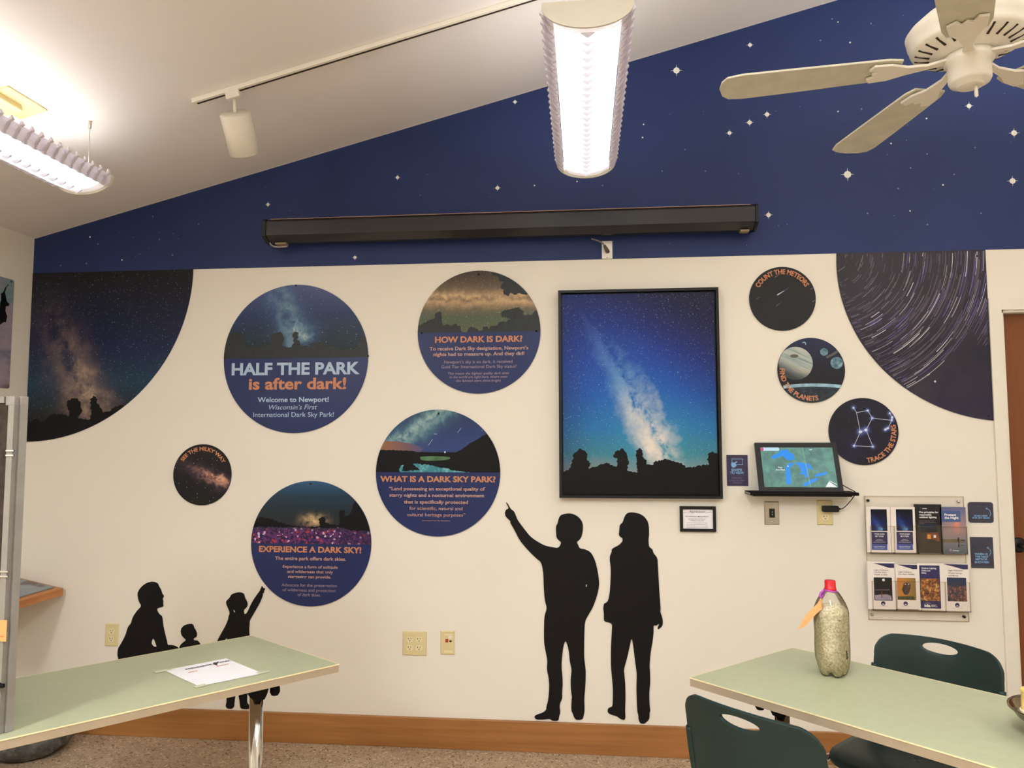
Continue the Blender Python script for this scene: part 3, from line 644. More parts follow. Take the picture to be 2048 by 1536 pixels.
def ex_sta(mb, cx, czz, r, y):
    for a, b_ in ((0, 1), (1, 2), (2, 3), (3, 4), (4, 5), (5, 6), (4, 7), (7, 8), (1, 9), (3, 10), (9, 10), (9, 11), (10, 12), (11, 12)):
        p, q = SP[a], SP[b_]; d = Vector((q[0]-p[0], q[1]-p[1])).normalized(); n = Vector((-d.y, d.x))*.0011
        mb.add([(p[0]+n.x, y, p[1]+n.y), (p[0]-n.x, y, p[1]-n.y), (q[0]-n.x, y, q[1]-n.y), (q[0]+n.x, y, q[1]+n.y)], [(0, 1, 2, 3)], 4)
round_sign(SLb, (scx, scz), SR*1.015, M['conbg'], None, ex_sta, [('title_lettering', 'lorange', [('arc', 'TRACE THE STARS', .93, .14, -86, 13, .03, True)])], [], 'constellation_sign')

# ------------------------------------------------------------------ framed picture
fx0, fx1, fz0, fz1, fd = -.1175, .6485, 1.1965, 2.202, .045
pic = thing('framed_picture', 'large black-framed picture of the bright blue Milky Way', 'picture', ((fx0+fx1)/2, 0, fz0))
fw_ = .013; mb = MB()
for a, b_ in (((fx0, fz0), (fx1, fz0+fw_)), ((fx0, fz1-fw_), (fx1, fz1)), ((fx0, fz0+fw_), (fx0+fw_, fz1-fw_)), ((fx1-fw_, fz0+fw_), (fx1, fz1-fw_))):
    mb.box((a[0], -fd, a[1]), (b_[0], 0, b_[1]))
mb.box((fx0+fw_, -.018, fz0+fw_), (fx1-fw_, -.004, fz1-fw_))
mb.build('frame', 'black', pic)
ix0, ix1, iz0, iz1 = fx0+.020, fx1-.020, fz0+.020, fz1-.020
icx, icz = (ix0+ix1)/2, (iz0+iz1)/2
t = NT('print_blue_milky_way', .5, .2); x, y, z = t.co()
n = t.noise(7, 6, .62); n2 = t.noise(17, 6, .66, None, .4); n3 = t.noise(30, 4, .6)
bgc = t.ramp(t.maprange(z, -.40, .48), [(0, (150, 138, 132)), (.05, (120, 136, 140)), (.12, (62, 126, 142)), (.26, (40, 112, 168)), (.45, (36, 84, 170)), (.65, (36, 62, 152)), (.82, (36, 48, 120)), (1, (36, 40, 84))])
# dark upper right and lower left corners
dk = t.maprange(t.m('ADD', t.m('MULTIPLY', x, .9), t.m('MULTIPLY', z, .75)), .18, .55)
bgc = t.mix(t.m('MULTIPLY', dk, .85), bgc, (36, 35, 58))
dl = t.maprange(x, -.22, -.37); bgc = t.mix(t.m('MULTIPLY', dl, .55), bgc, (34, 48, 96))
# band axis from upper left to lower centre
ang = math.radians(-63.5); ca, sa = math.cos(ang), math.sin(ang); x0, z0 = -.01, -.08
dx = t.m('SUBTRACT', x, x0); dz = t.m('SUBTRACT', z, z0)
u = t.m('ADD', t.m('MULTIPLY', dx, ca), t.m('MULTIPLY', dz, sa)); d = t.m('SUBTRACT', t.m('MULTIPLY', dz, ca), t.m('MULTIPLY', dx, sa))
d2 = t.m('ADD', d, t.m('MULTIPLY', t.m('SUBTRACT', n, .5), .11))
al = t.ramp(t.maprange(u, -.58, .32), G([(0, 110), (.35, 175), (.62, 225), (.85, 255), (1, 190)]))
halo = t.m('MULTIPLY', t.gauss(d2, .17), al); bgc = t.mix(t.m('MULTIPLY', halo, .62), bgc, t.ramp(t.maprange(u, -.5, .3), [(0, (44, 84, 182)), (.5, (44, 128, 200)), (1, (76, 168, 186))]))
bn = t.m('MULTIPLY', t.m('MULTIPLY', t.gauss(d2, .075), al), t.m('ADD', .22, t.m('MULTIPLY', n2, 1.25)))
ln = t.m('MULTIPLY', t.gauss(t.m('ADD', t.m('SUBTRACT', d2, .022), t.m('MULTIPLY', t.m('SUBTRACT', n2, .5), .10)), .026), t.maprange(n3, .3, .6))
bn = t.m('MULTIPLY', bn, t.m('SUBTRACT', 1.0, t.m('MULTIPLY', ln, .85)))
br2 = t.m('MULTIPLY', t.gauss(t.m('SUBTRACT', d2, .105), .032), t.m('MULTIPLY', t.ramp(t.maprange(u, -.30, .30), G([(0, 0), (.3, 200), (.6, 200), (1, 120)])), t.maprange(n2, .32, .62)))
bn = t.m('ADD', bn, t.m('MULTIPLY', br2, .42), clamp=True)
core = t.ramp(t.maprange(u, -.45, .25), [(0, (92, 140, 206)), (.4, (128, 176, 212)), (.66, (206, 208, 204)), (1, (236, 220, 206))])
col = t.mix(t.maprange(bn, .12, .72), bgc, core)
for sc, th in ((175, .22), (95, .17), (45, .085)):
    dd, cc = t.voro(sc, t.vec(x, 0.0, z)); sx = t.n.new('ShaderNodeSeparateColor'); t.l.new(cc, sx.inputs[0])
    col = t.mix(t.m('MULTIPLY', t.m('LESS_THAN', dd, t.m('MULTIPLY', sx.outputs[0], th)), t.m('ADD', .08, t.m('MULTIPLY', sx.outputs[1], .6))), col, (186, 208, 240))
M['galP'] = t.color(col).mat
mb = MB().box((ix0, -.034, iz0), (ix1, -.016, iz1))
tr_ = [(92, 1310), (130, 1295), (150, 1240), (165, 1180), (200, 1150), (240, 1165), (258, 1190), (250, 1225), (280, 1250), (265, 1290), (330, 1265), (345, 1255), (400, 1250), (430, 1270), (455, 1275), (460, 1215), (432, 1205), (445, 1170), (500, 1150), (525, 1185), (530, 1230), (540, 1250), (525, 1290), (545, 1305), (598, 1312), (590, 1250), (585, 1165), (610, 1145), (632, 1165), (630, 1200), (660, 1235), (660, 1262), (700, 1262), (715, 1240), (780, 1222), (830, 1235), (900, 1250), (935, 1280), (1000, 1272), (1085, 1258), (1070, 1225), (1085, 1180), (1110, 1168), (1150, 1190)]
tp = jag(world_pts(tr_, 3.413, 1100, 560, -.0345), .006, .0042, 21); tp = [(min(max(a, ix0), ix1), b_) for a, b_ in tp]
tp = [(ix0, tp[0][1])]+tp+[(ix1, tp[-1][1]), (ix1, iz0), (ix0, iz0)]
V, Fc = tri_fill(tp); mb.add([(a, -.0346, b_) for a, b_ in V], Fc, 1)
mb.build('canvas_print', [M['galP'], 'tree'], pic, org=(icx, -.034, icz), fix=False)

# ------------------------------------------------------------------ silhouettes
SY = -.004
MAN = [(70,48),(78,50),(105,95),(122,103),(135,130),(145,160),(185,215),(237,280),(320,330),(365,340),(415,348),(435,310),(412,293),(400,275),(397,205),(410,185),(415,155),(428,132),(455,123),(495,120),(530,132),(560,158),(575,190),(574,235),(565,275),(550,295),(533,307),(543,325),(553,350),(590,355),(628,375),(655,430),(672,500),(683,580),(670,650),(640,735),(610,785),(588,825),(584,900),(582,1060),(590,1120),(594,1160),(590,1260),(583,1330),(586,1410),(580,1440),(572,1468),(530,1471),(517,1455),(508,1428),(498,1410),(500,1340),(503,1320),(495,1270),(494,1200),(501,1145),(495,1115),(488,1085),(484,1030),(475,985),(460,950),(448,985),(440,1040),(434,1120),(440,1175),(443,1240),(438,1290),(440,1330),(425,1360),(422,1390),(428,1420),(418,1450),(415,1477),(370,1475),(360,1462),(315,1468),(268,1468),(255,1448),(275,1435),(310,1425),(335,1405),(335,1385),(348,1340),(355,1250),(350,1190),(338,1140),(343,1080),(330,1020),(320,965),(320,880),(322,790),(340,740),(325,690),(318,600),(316,510),(303,440),(270,415),(205,350),(160,295),(125,225),(98,180),(102,172),(68,140),(64,115),(72,95),(92,88)]
WOM = [(890,112),(860,120),(845,145),(835,180),(815,195),(812,235),(808,265),(835,285),(833,305),(810,328),(762,352),(762,375),(750,400),(750,430),(757,480),(755,560),(750,640),(740,690),(728,704),(712,710),(707,740),(712,775),(710,825),(740,832),(766,842),(763,900),(757,1000),(757,1120),(762,1170),(770,1260),(770,1330),(768,1385),(745,1390),(735,1405),(738,1425),(765,1438),(795,1445),(825,1468),(848,1470),(853,1450),(850,1420),(853,1330),(852,1240),(845,1170),(842,1140),(865,1060),(880,990),(893,930),(903,985),(912,1060),(920,1120),(927,1170),(924,1260),(926,1340),(930,1420),(938,1440),(937,1465),(948,1492),(975,1497),(1000,1475),(1010,1460),(1010,1425),(1016,1410),(1010,1370),(1008,1290),(1015,1230),(1014,1160),(1010,1120),(1017,1030),(1030,960),(1037,900),(1036,850),(1055,855),(1070,840),(1072,850),(1062,868),(1065,880),(1090,862),(1098,840),(1095,805),(1080,765),(1083,740),(1075,640),(1070,560),(1065,470),(1062,410),(1035,380),(1030,355),(1008,340),(1005,322),(1003,290),(1007,270),(1007,210),(998,170),(975,140),(940,120)]
KNE = [(540,117),(590,135),(600,165),(625,205),(632,240),(655,270),(640,290),(640,305),(647,320),(643,345),(648,370),(640,378),(610,385),(585,395),(580,410),(605,455),(630,470),(637,495),(645,570),(665,660),(685,740),(690,770),(720,768),(760,775),(800,795),(825,840),(800,920),(780,1000),(770,1120),(775,1340),(810,1385),(800,1408),(690,1408),(680,1300),(650,1150),(520,1120),(440,1230),(400,1330),(380,1408),(230,1408),(190,1320),(180,1100),(175,980),(190,920),(175,865),(185,800),(205,770),(260,670),(285,580),(315,550),(335,480),(375,420),(415,380),(420,360),(400,330),(388,290),(382,240),(400,200),(435,160),(480,130)]
KH = [(540,700),(520,750),(545,785),(580,790),(570,755),(555,715)]
TOD = [(935,550),(955,565),(960,590),(975,610),(985,635),(992,655),(985,690),(965,695),(955,710),(960,722),(990,722),(1010,735),(1028,765),(1045,850),(1050,950),(1010,1000),(985,1100),(970,1250),(955,1380),(945,1395),(895,1395),(900,1250),(890,1100),(860,1000),(845,900),(815,860),(806,800),(830,755),(880,720),(875,710),(840,680),(825,640),(830,600),(855,570),(895,555)]
GIR = [(1660,158),(1666,185),(1688,188),(1685,205),(1675,215),(1680,230),(1665,240),(1665,265),(1640,330),(1600,400),(1560,470),(1530,520),(1530,560),(1525,600),(1528,670),(1550,800),(1560,900),(1545,1000),(1515,1150),(1505,1275),(1503,1365),(1535,1390),(1535,1420),(1500,1428),(1440,1420),(1432,1380),(1425,1320),(1418,1285),(1405,1200),(1398,1170),(1390,1230),(1383,1300),(1375,1350),(1372,1405),(1345,1425),(1300,1418),(1285,1395),(1295,1355),(1295,1325),(1290,1200),(1275,1000),(1270,880),(1300,780),(1302,690),(1280,715),(1250,760),(1215,790),(1190,765),(1200,725),(1240,650),(1290,560),(1315,495),(1312,485),(1330,440),(1310,390),(1292,350),(1290,320),(1310,300),(1325,285),(1345,250),(1380,235),(1430,227),(1470,240),(1480,270),(1485,290),(1508,330),(1510,365),(1495,390),(1475,405),(1470,425),(1475,450),(1490,452),(1510,430),(1545,350),(1580,290),(1615,240),(1635,215),(1645,190)]
GH = [(1367,402),(1362,420),(1378,440),(1385,425)]
for P_, H_, k, ox, oy, lab in ((MAN, [[(597,582),(602,590),(599,602),(593,600),(593,588)]], 3.2676, 990, 990, 'black wall silhouette of a standing man pointing up left'),
        (WOM, [], 3.2676, 990, 990, 'black wall silhouette of a standing woman with shoulder-length hair'),
        (KNE, [KH], 5.12, 200, 1140, 'black wall silhouette of a crouching adult in profile, left of the toddler'),
        (TOD, [], 5.12, 200, 1140, 'black wall silhouette of a small toddler, just the head and shoulders above the table'),
        (GIR, [GH], 5.12, 200, 1140, 'black wall silhouette of a ponytailed girl pointing up right')):
    pts = chaikin(world_pts(P_, k, ox, oy, SY), 2); hs = [chaikin(world_pts(q, k, ox, oy, SY), 2) for q in H_]
    zs = [max(p[1], BBH+.001) for p in pts]; pts = [(p[0], z_) for p, z_ in zip(pts, zs)]
    cxx = sum(p[0] for p in pts)/len(pts)
    tag(cutout(MB(), pts, hs, SY, -.0005).build('silhouette_cutout', 'sil', org=(cxx, 0, min(p[1] for p in pts))), lab, 'silhouette', 'black people silhouettes on the wall')

# ------------------------------------------------------------------ wall plates
def plate(name, label, x0, z0, x1, z1, mat, cat='wall plate'):
    r = thing(name, label, cat, ((x0+x1)/2, 0, z0))
    mb = MB(); e = .004
    mb.add([(x0, 0, z0), (x1, 0, z0), (x1, 0, z1), (x0, 0, z1), (x0, -.002, z0), (x1, -.002, z0), (x1, -.002, z1), (x0, -.002, z1), (x0+e, -.006, z0+e), (x1-e, -.006, z0+e), (x1-e, -.006, z1-e), (x0+e, -.006, z1-e)],
           [(0, 1, 5, 4), (1, 2, 6, 5), (2, 3, 7, 6), (3, 0, 4, 7), (4, 5, 9, 8), (5, 6, 10, 9), (6, 7, 11, 10), (7, 4, 8, 11), (8, 9, 10, 11), (3, 2, 1, 0)])
    mb.build('cover_plate', mat, r); return r
def socket(r, x, z):
    P = [(x+.0165*math.cos(q)*1.0, z+max(-.0125, min(.0125, .0165*math.sin(q)))) for q in [2*PI*i/36 for i in range(36)]]
    s_ = MB().wallpoly(P, -.0075, -.004).build('receptacle', 'almond2', r)
    MB().box((x-.0075, -.0079, z-.0005), (x-.0052, -.0074, z+.0075)).box((x+.0052, -.0079, z+.0005), (x+.0072, -.0074, z+.0075)).box((x-.0098, -.0079, z+.0028), (x-.0075, -.0074, z+.0045)).wallpoly(circ(x, z-.0065, .0025, 10), -.0079, -.0074).build('slot', 'slot', s_)
def scr(r, x, z, mat='steel', rad=.003): MB().lathe([(0, .0016), (rad*.8, .0012), (rad, 0)], (x, -.006, z), 10, axis='y').build('screw', mat, r)
p = plate('outlet_plate', 'almond two-socket outlet on the wall left of the crouching silhouette', -2.4275, .4325, -2.3555, .5445, 'almond', 'outlet')
for z_ in (.469, .508): socket(p, -2.3915, z_)
scr(p, -2.3915, .4885, 'almond2')
p = plate('outlet_plate', 'almond four-socket outlet low at the middle of the wall', -.8865, .4285, -.7675, .5425, 'almond', 'outlet')
for x_ in (-.8505, -.8045):
    for z_ in (.466, .506): socket(p, x_, z_)
    scr(p, x_, .486, 'almond2')
p = plate('data_plate', 'almond data jack plate with a red port, right of the four-socket outlet', -.6995, .4365, -.6300, .5495, 'almond', 'wall plate')
MB().box((-.6745, -.0072, .496), (-.6605, -.005, .512)).build('red_jack', flat('red_jack', (176, 52, 32), .5), p)
MB().wallpoly([(-.6555, .506), (-.6435, .506), (-.6435, .501), (-.647, .497), (-.652, .497), (-.6555, .501)], -.0068, -.005).build('black_jack', 'slot', p)
MB().box((-.6570, -.0068, .515), (-.6425, -.005, .526)).box((-.6520, -.0071, .5195), (-.6475, -.0067, .5215), 1).build('jack_label', ['paper', 'ink'], p)
MB().box((-.6805, -.0068, .5285), (-.6395, -.005, .5375)).build('label_window', 'almond2', p); MB().box((-.6805, -.0068, .4465), (-.6395, -.005, .4575)).build('label_window', 'almond2', p)
p = plate('media_plate', 'brushed steel media plate with a black port under the display shelf', .845, 1.074, .913, 1.183, 'steel', 'wall plate')
MB().box((.867, -.0085, 1.108), (.892, -.005, 1.150)).box((.878, -.0095, 1.132), (.882, -.008, 1.137), 1).box((.878, -.0095, 1.120), (.882, -.008, 1.125), 1).build('media_port', ['black', 'steel'], p)
scr(p, .879, 1.169); scr(p, .879, 1.087, 'chrome', .004)
p = plate('outlet_plate', 'almond outlet under the display shelf with a black charger plugged in', 1.0845, 1.0755, 1.1565, 1.191, 'almond', 'outlet')
socket(p, 1.1205, 1.112); socket(p, 1.1205, 1.152)
ad = thing('power_adapter', 'black power adapter plugged into the outlet under the display shelf', 'power adapter', (1.145, -.008, 1.152))
MB().wallpoly(rrect(1.1035, 1.1385, 1.1755, 1.1665, .006), -.034, -.0085, smooth=True).build('adapter_body', 'black', ad, bevel=.002)
pa, pb = UY(1682, 1014, -.025), UY(1703, 985, -.10)
pc = [(1.1755, -.022, 1.152), (1.19, -.022, 1.153), (1.205, -.03, 1.165), (1.2215, -.055, 1.195), (1.2285, -.085, 1.222), (1.2265, -.1, 1.236), (1.205, -.07, 1.252), (1.178, -.03, 1.275), (1.17, -.025, 1.285)]
def spline(p, n=6):
    p = [Vector(q) for q in p]; o = []
    for i in range(len(p)-1):
        a, b, c, d = p[max(i-1, 0)], p[i], p[i+1], p[min(i+2, len(p)-1)]
        for k in range(n):
            t_ = k/n; o.append(.5*((2*b)+(c-a)*t_+(2*a-5*b+4*c-d)*t_*t_+(3*b-a-3*c+d)*t_**3))
    return o+[p[-1]]
MB().tube([(1.1745, -.022, 1.152), (1.186, -.022, 1.1525)], [.005, .003], 10).tube(spline(pc), .0019, 8).build('power_cord', 'blackm', ad)

# ------------------------------------------------------------------ display on its shelf
sh = thing('wall_shelf', 'thin black wall shelf holding the map display', 'shelf', (.99, 0, 1.22))
sx0, sx1 = .7575, 1.2350
prof = rrect(-.122, 1.2205, 0, 1.2345, .0065)
MB().prism([(sx0, a, b_) for a, b_ in prof], (sx1-sx0, 0, 0), smooth=True).build('shelf_board', 'blackm', sh)
MB().box((sx0+.016, -.104, 1.2145), (sx1-.024, 0, 1.2205)).build('shelf_bracket', 'black', sh)
MB().box((sx0-.0008, -.118, 1.2235), (sx0+.002, -.006, 1.2315)).build('end_cap', 'greyplastic', sh)
dp = thing('digital_display', 'black framed map display showing blue lakes, leaning on the wall shelf', 'display', (.99, -.08, 1.2345))
da, db = UY(1511.5, 885, -.016), UY(1517.7, 983, -.098)
dz0, dz1 = 1.2355, da.z; dy0, dy1 = -.098, -.018; dxl, dxr = .805, 1.178
du = Vector((1, 0, 0)); dv = Vector((0, dy1-dy0, dz1-dz0)); hgt = dv.length; dv.normalize(); dn = du.cross(dv)  # dn faces the viewer
def D(u_, v_, o_=0.0): return Vector((dxl, dy0, dz0))+du*u_+dv*v_+dn*o_
wd_ = dxr-dxl
c_ = D(wd_/2, hgt/2, -.008); MB().obox(c_, du, dv, dn, wd_, hgt, .016).build('bezel', 'black', dp, bevel=.002)
# screen corners as fractions of the bezel
su0, su1, sv0, sv1 = wd_*.062, wd_*.938, hgt*.092, hgt*.895
def S(zx, zy, o_):
    fx = (zx-180-(zy-205)*.066)/(1372-180+ (zy-205)*.0); fy = (zy-203)/(842-203)
    return D(su0+(su1-su0)*fx, sv1-(sv1-sv0)*fy, o_)
def emat(name, c, st=.62, var=None):
    t = NT(name, .2, .3); t.color((4, 4, 5))
    if var:
        n = t.noise(var[0], 4, .6); cc_ = t.ramp(n, [(.35, c), (.7, var[1])]); t.l.new(cc_, t.b.inputs['Emission Color'])
    else: t.b.inputs['Emission Color'].default_value = lin(c)
    t.b.inputs['Emission Strength'].default_value = st; return t.mat
SM = [emat('screen_land', (92, 132, 124), .85, (26, (116, 172, 156))), emat('screen_lake', (44, 148, 244), .95), emat('screen_pill', (196, 232, 246), .95), emat('screen_red', (224, 80, 110), .9), emat('screen_white', (244, 246, 246), .95), emat('screen_line', (140, 180, 166), .9)]
mb = MB().add([D(su0, sv0, .0004), D(su1, sv0, .0004), D(su1, sv1, .0004), D(su0, sv1, .0004)], [(0, 1, 2, 3)], 0)
def spoly(pts, mi, o_=.0008, jj=None):
    P_ = [S(a, b_, o_) for a, b_ in (jag(pts+[pts[0]], 14, 3.5, jj)[:-1] if jj else pts)]
    b = bmesh.new(); vs = [b.verts.new(q) for q in P_]; f = b.faces.new(vs); r_ = bmesh.ops.triangulate(b, faces=[f]); b.verts.index_update()
    mb.add([v_.co.copy() for v_ in b.verts], [[v_.index for v_ in f_.verts] for f_ in b.faces], mi); b.free()
spoly([(340,378),(400,325),(470,300),(495,265),(550,240),(640,240),(665,285),(725,310),(745,405),(720,400),(620,412),(580,380),(545,345),(490,355),(430,388)], 1, jj=1)
spoly([(640,462),(740,455),(690,505),(660,520),(655,600),(662,680),(668,760),(640,800),(595,800),(572,740),(575,640),(590,555),(575,540),(605,490)], 1, jj=2)
spoly([(750,462),(810,440),(900,460),(925,500),(945,560),(945,640),(935,690),(895,690),(880,640),(800,640),(835,605),(825,540),(790,490)], 1, jj=3)
spoly([(920,465),(965,460),(1000,500),(1025,560),(985,560),(935,520)], 1, jj=4)
spoly([(1050,655),(1085,625),(1210,610),(1220,590),(1250,595),(1250,630),(1200,655),(1090,670),(1055,680)], 1, jj=5)
spoly([(850,800),(890,770),(980,720),(1060,700),(1120,690),(1070,740),(980,790),(900,825),(860,820)], 1, jj=6)
spoly([(190,212),(215,204),(480,204),(494,220),(494,245),(480,258),(205,258),(190,250)], 2); spoly([(182,232),(190,212),(210,205),(230,215),(238,232),(230,250),(210,262),(190,252)], 3, .001)
spoly([(1210,840),(1275,748),(1395,835),(1395,840)], 4)
spoly([(1275,738),(1290,735),(1400,795),(1395,803)], 4)
spoly([(872,205),(880,205),(978,840),(966,840)], 5, .001)
spoly([(980,225),(1000,240),(1035,230),(1040,240),(1000,250)], 4, .001); spoly([(612,500),(628,495),(636,515),(620,520)], 4, .0012)
mb2 = MB()
for s_, (xa, xb, yb_) in (('You', (455, 525, 540)), ('Are Here', (418, 572, 577))):
    V, Fc = glyphs(s_, .03); a_ = min(v_[0] for v_ in V); b_ = max(v_[0] for v_ in V); ch = capheight(.03)
    mb2.add([S(xa+(xb-xa)*(q[0]-a_)/(b_-a_), yb_-24*q[1]/ch, .0013) for q in V], Fc, 0)
so = mb.build('screen', SM, dp, fix=False); mb2.build('screen_lettering', [SM[4]], so, fix=False)

# ------------------------------------------------------------------ small wall signs and the thank-you frame
ap = thing('framed_card', 'small black framed thank-you card below the large picture', 'framed card', (.536, 0, 1.04))
a0, a1, b0, b1 = .4525, .6200, 1.0395, 1.1585; mb = MB(); q = .014
for u_, v_ in (((a0, b0), (a1, b0+q)), ((a0, b1-q), (a1, b1)), ((a0, b0+q), (a0+q, b1-q)), ((a1-q, b0+q), (a1, b1-q))): mb.box((u_[0], -.016, u_[1]), (v_[0], 0, v_[1]))
mb.build('frame', 'black', ap, bevel=.001)
MB().box((a0+q-.001, -.008, b0+q-.001), (a1-q+.001, -.002, b1-q+.001)).build('card', 'paper', ap)
mb = MB(); ty = -.0086; k, ox, oy = 5.12, 1340, 870
text_px(mb, 'Appreciation', ox+195/k, ox+362/k, oy+797/k, 5.2, ty, 0, .35)
text_px(mb, 'TO RANDY MOUTRAY', ox+155/k, ox+397/k, oy+842/k, 2.6, ty, .012)
text_px(mb, 'photographer and friend', ox+190/k, ox+360/k, oy+864/k, 1.9, ty, .01); text_px(mb, 'of Newport State Park', ox+203/k, ox+350/k, oy+882/k, 1.9, ty, .01)
for a_, b_, yy in ((170, 382, 901), (170, 380, 917), (168, 384, 933), (172, 392, 948)):
    p, r_ = UY(ox+a_/k, oy+yy/k, ty), UY(ox+b_/k, oy+yy/k, ty); xx = p.x
    while xx < r_.x:
        w_ = rnd.uniform(.003, .009); mb.add([(xx, ty, p.z), (min(xx+w_, r_.x), ty, p.z), (min(xx+w_, r_.x), ty, p.z+.0013), (xx, ty, p.z+.0013)], [(0, 1, 2, 3)]); xx += w_+.0016
for a_, b_ in (((130, 792), (195, 800)), ((362, 797), (425, 790))):
    p, r_ = UY(ox+a_[0]/k, oy+a_[1]/k, ty), UY(ox+b_[0]/k, oy+b_[1]/k, ty); mb.add([(p.x, ty, p.z), (r_.x, ty, r_.z), (r_.x, ty, r_.z+.0009), (p.x, ty, p.z+.0009)], [(0, 1, 2, 3)])
mb.build('card_lettering', 'ink', ap, fix=False)
M['swipe'] = flat('swipe_sign_indigo', (52, 44, 78), .3, .5, var=.12, scale=20)
sw = thing('swipe_sign', 'small indigo SWIPE TO VIEW sign left of the map display', 'sign', (.7255, 0, 1.256))
MB().box((.6765, -.003, 1.2555), (.7745, 0, 1.401)).build('panel', M['swipe'], sw)
mb = MB(); ty = -.0036
def hollow(mb, x0, z0, x1, z1, q, y):
    for u_, v_ in (((x0, z0), (x1, z0+q)), ((x0, z1-q), (x1, z1)), ((x0, z0), (x0+q, z1)), ((x1-q, z0), (x1, z1))): mb.add([(u_[0], y, u_[1]), (v_[0], y, u_[1]), (v_[0], y, v_[1]), (u_[0], y, v_[1])], [(0, 1, 2, 3)])
p, r_ = UY(1340+633/5.12, 870+306/5.12, ty), UY(1340+746/5.12, 870+243/5.12, ty); hollow(mb, p.x, p.z, r_.x, r_.z, .0022, ty)
hp_ = world_pts([(625,290),(640,278),(655,285),(682,268),(690,275),(668,295),(678,300),(682,315),(660,333),(640,333),(628,315)], 5.12, 1340, 870, ty); V, Fc = tri_fill(hp_); mb.add([(a_, ty-.0002, b_) for a_, b_ in V], Fc)
text_px(mb, 'SWIPE', 1340+628/5.12, 1340+738/5.12, 870+370/5.12, 5, ty, .03); text_px(mb, 'TO VIEW', 1340+614/5.12, 1340+757/5.12, 870+400/5.12, 5, ty, .03)
mb.build('title_lettering', 'lsky', sw, fix=False)
mb = MB(); text_px(mb, 'Dark Sky', 1340+637/5.12, 1340+735/5.12, 870+447/5.12, 3.4, ty, .005); text_px(mb, 'photo & video', 1340+610/5.12, 1340+765/5.12, 870+472/5.12, 3.2, ty, .005); text_px(mb, 'slideshow', 1340+637/5.12, 1340+742/5.12, 870+496/5.12, 3.2, ty, .005)
mb.build('small_lettering', flat('lettering_swipe_dim', (112, 108, 140), .5), sw, fix=False)
M['signd'] = flat('sign_slate', (48, 50, 68), .25, .55, var=.12, scale=14)
def codesign(label, pts, lines, arrow, rr):
    (x0, z0, x1, z1) = pts; r_ = thing('code_sign', label, 'sign', ((x0+x1)/2, 0, z0))
    MB().wallpoly(rrect(x0, z0, x1, z1, rr), -.003, 0).build('panel', M['signd'], r_)
    mb = MB()
    for L in lines: text_px(mb, L[0], L[1], L[2], L[3], L[4], -.0036, .03)
    ap_ = world_pts(arrow, 5.486, 1700, 970, -.0036); n_ = len(ap_)
    for i in range(n_-1):
        a_, b_ = Vector(ap_[i]), Vector(ap_[i+1]); d_ = (b_-a_).normalized(); nn = Vector((-d_.y, d_.x))*.0011
        mb.add([(a_.x+nn.x, -.0036, a_.y+nn.y), (a_.x-nn.x, -.0036, a_.y-nn.y), (b_.x-nn.x, -.0036, b_.y-nn.y), (b_.x+nn.x, -.0036, b_.y+nn.y)], [(0, 1, 2, 3)])
    h_ = ap_[0]; mb.add([(h_[0]-.005, -.0036, h_[1]+.001), (h_[0]+.004, -.0036, h_[1]+.004), (h_[0]+.003, -.0036, h_[1]-.005)], [(0, 1, 2)])
    mb.build('sign_lettering', 'lsky', r_, fix=False)
k = 5.486
codesign('dark slate sign SCAN HERE FOR SKY MAPS, right of the brochure rack', (1.756, 1.0925, 1.865, 1.1865),
    [('SCAN HERE', 1700+1362/k, 1700+1507/k, 970+346/k, 3), ('FOR SKY MAPS', 1700+1343/k, 1700+1535/k, 970+370/k, 3)], [(1498, 258), (1530, 275), (1545, 310), (1535, 345)], .012)
codesign('dark slate sign WHEN IS THE NEXT METEOR SHOWER, below the sky maps sign', (1.759, .888, 1.857, 1.028),
    [('WHEN IS', 1700+1368/k, 1700+1510/k, 970+768/k, 3.8), ('THE NEXT', 1700+1372/k, 1700+1522/k, 970+796/k, 3.8), ('METEOR', 1700+1378/k, 1700+1508/k, 970+826/k, 3.8), ('SHOWER?', 1700+1368/k, 1700+1528/k, 970+857/k, 3.8)], [(1510, 688), (1538, 710), (1545, 745), (1530, 775)], .003)

# ------------------------------------------------------------------ brochure rack
rk = thing('brochure_rack', 'clear acrylic wall rack with two rows of brochures', 'brochure rack', (1.517, 0, .648))
MB().box((1.299, -.008, .648), (1.736, -.003, 1.2115)).build('back_sheet', 'acrylic', rk)
mb = MB()
for a_, b_ in (((1.299, .648), (1.736, .650)), ((1.299, 1.2095), (1.736, 1.2115)), ((1.299, .650), (1.3008, 1.2095)), ((1.7342, .650), (1.736, 1.2095))): mb.box((a_[0], -.0085, a_[1]), (b_[0], -.0028, b_[1]))
mb.build('sheet_edge', 'acredge', rk)
for px, py, mt in ((1736, 1001, 'screwm'), (1917, 1003, 'chrome'), (1744.5, 1229, 'steel'), (1928.5, 1233.5, 'screwm')):
    p = UY(px, py, -.009); MB().lathe([(0, .0075), (.005, .007), (.0065, .003), (.0065, 0)], (p.x, -.0082, p.z), 14, axis='y').tube([(p.x, -.003, p.z), (p.x, 0, p.z)], .005, 10).build('standoff_screw', mt, rk)
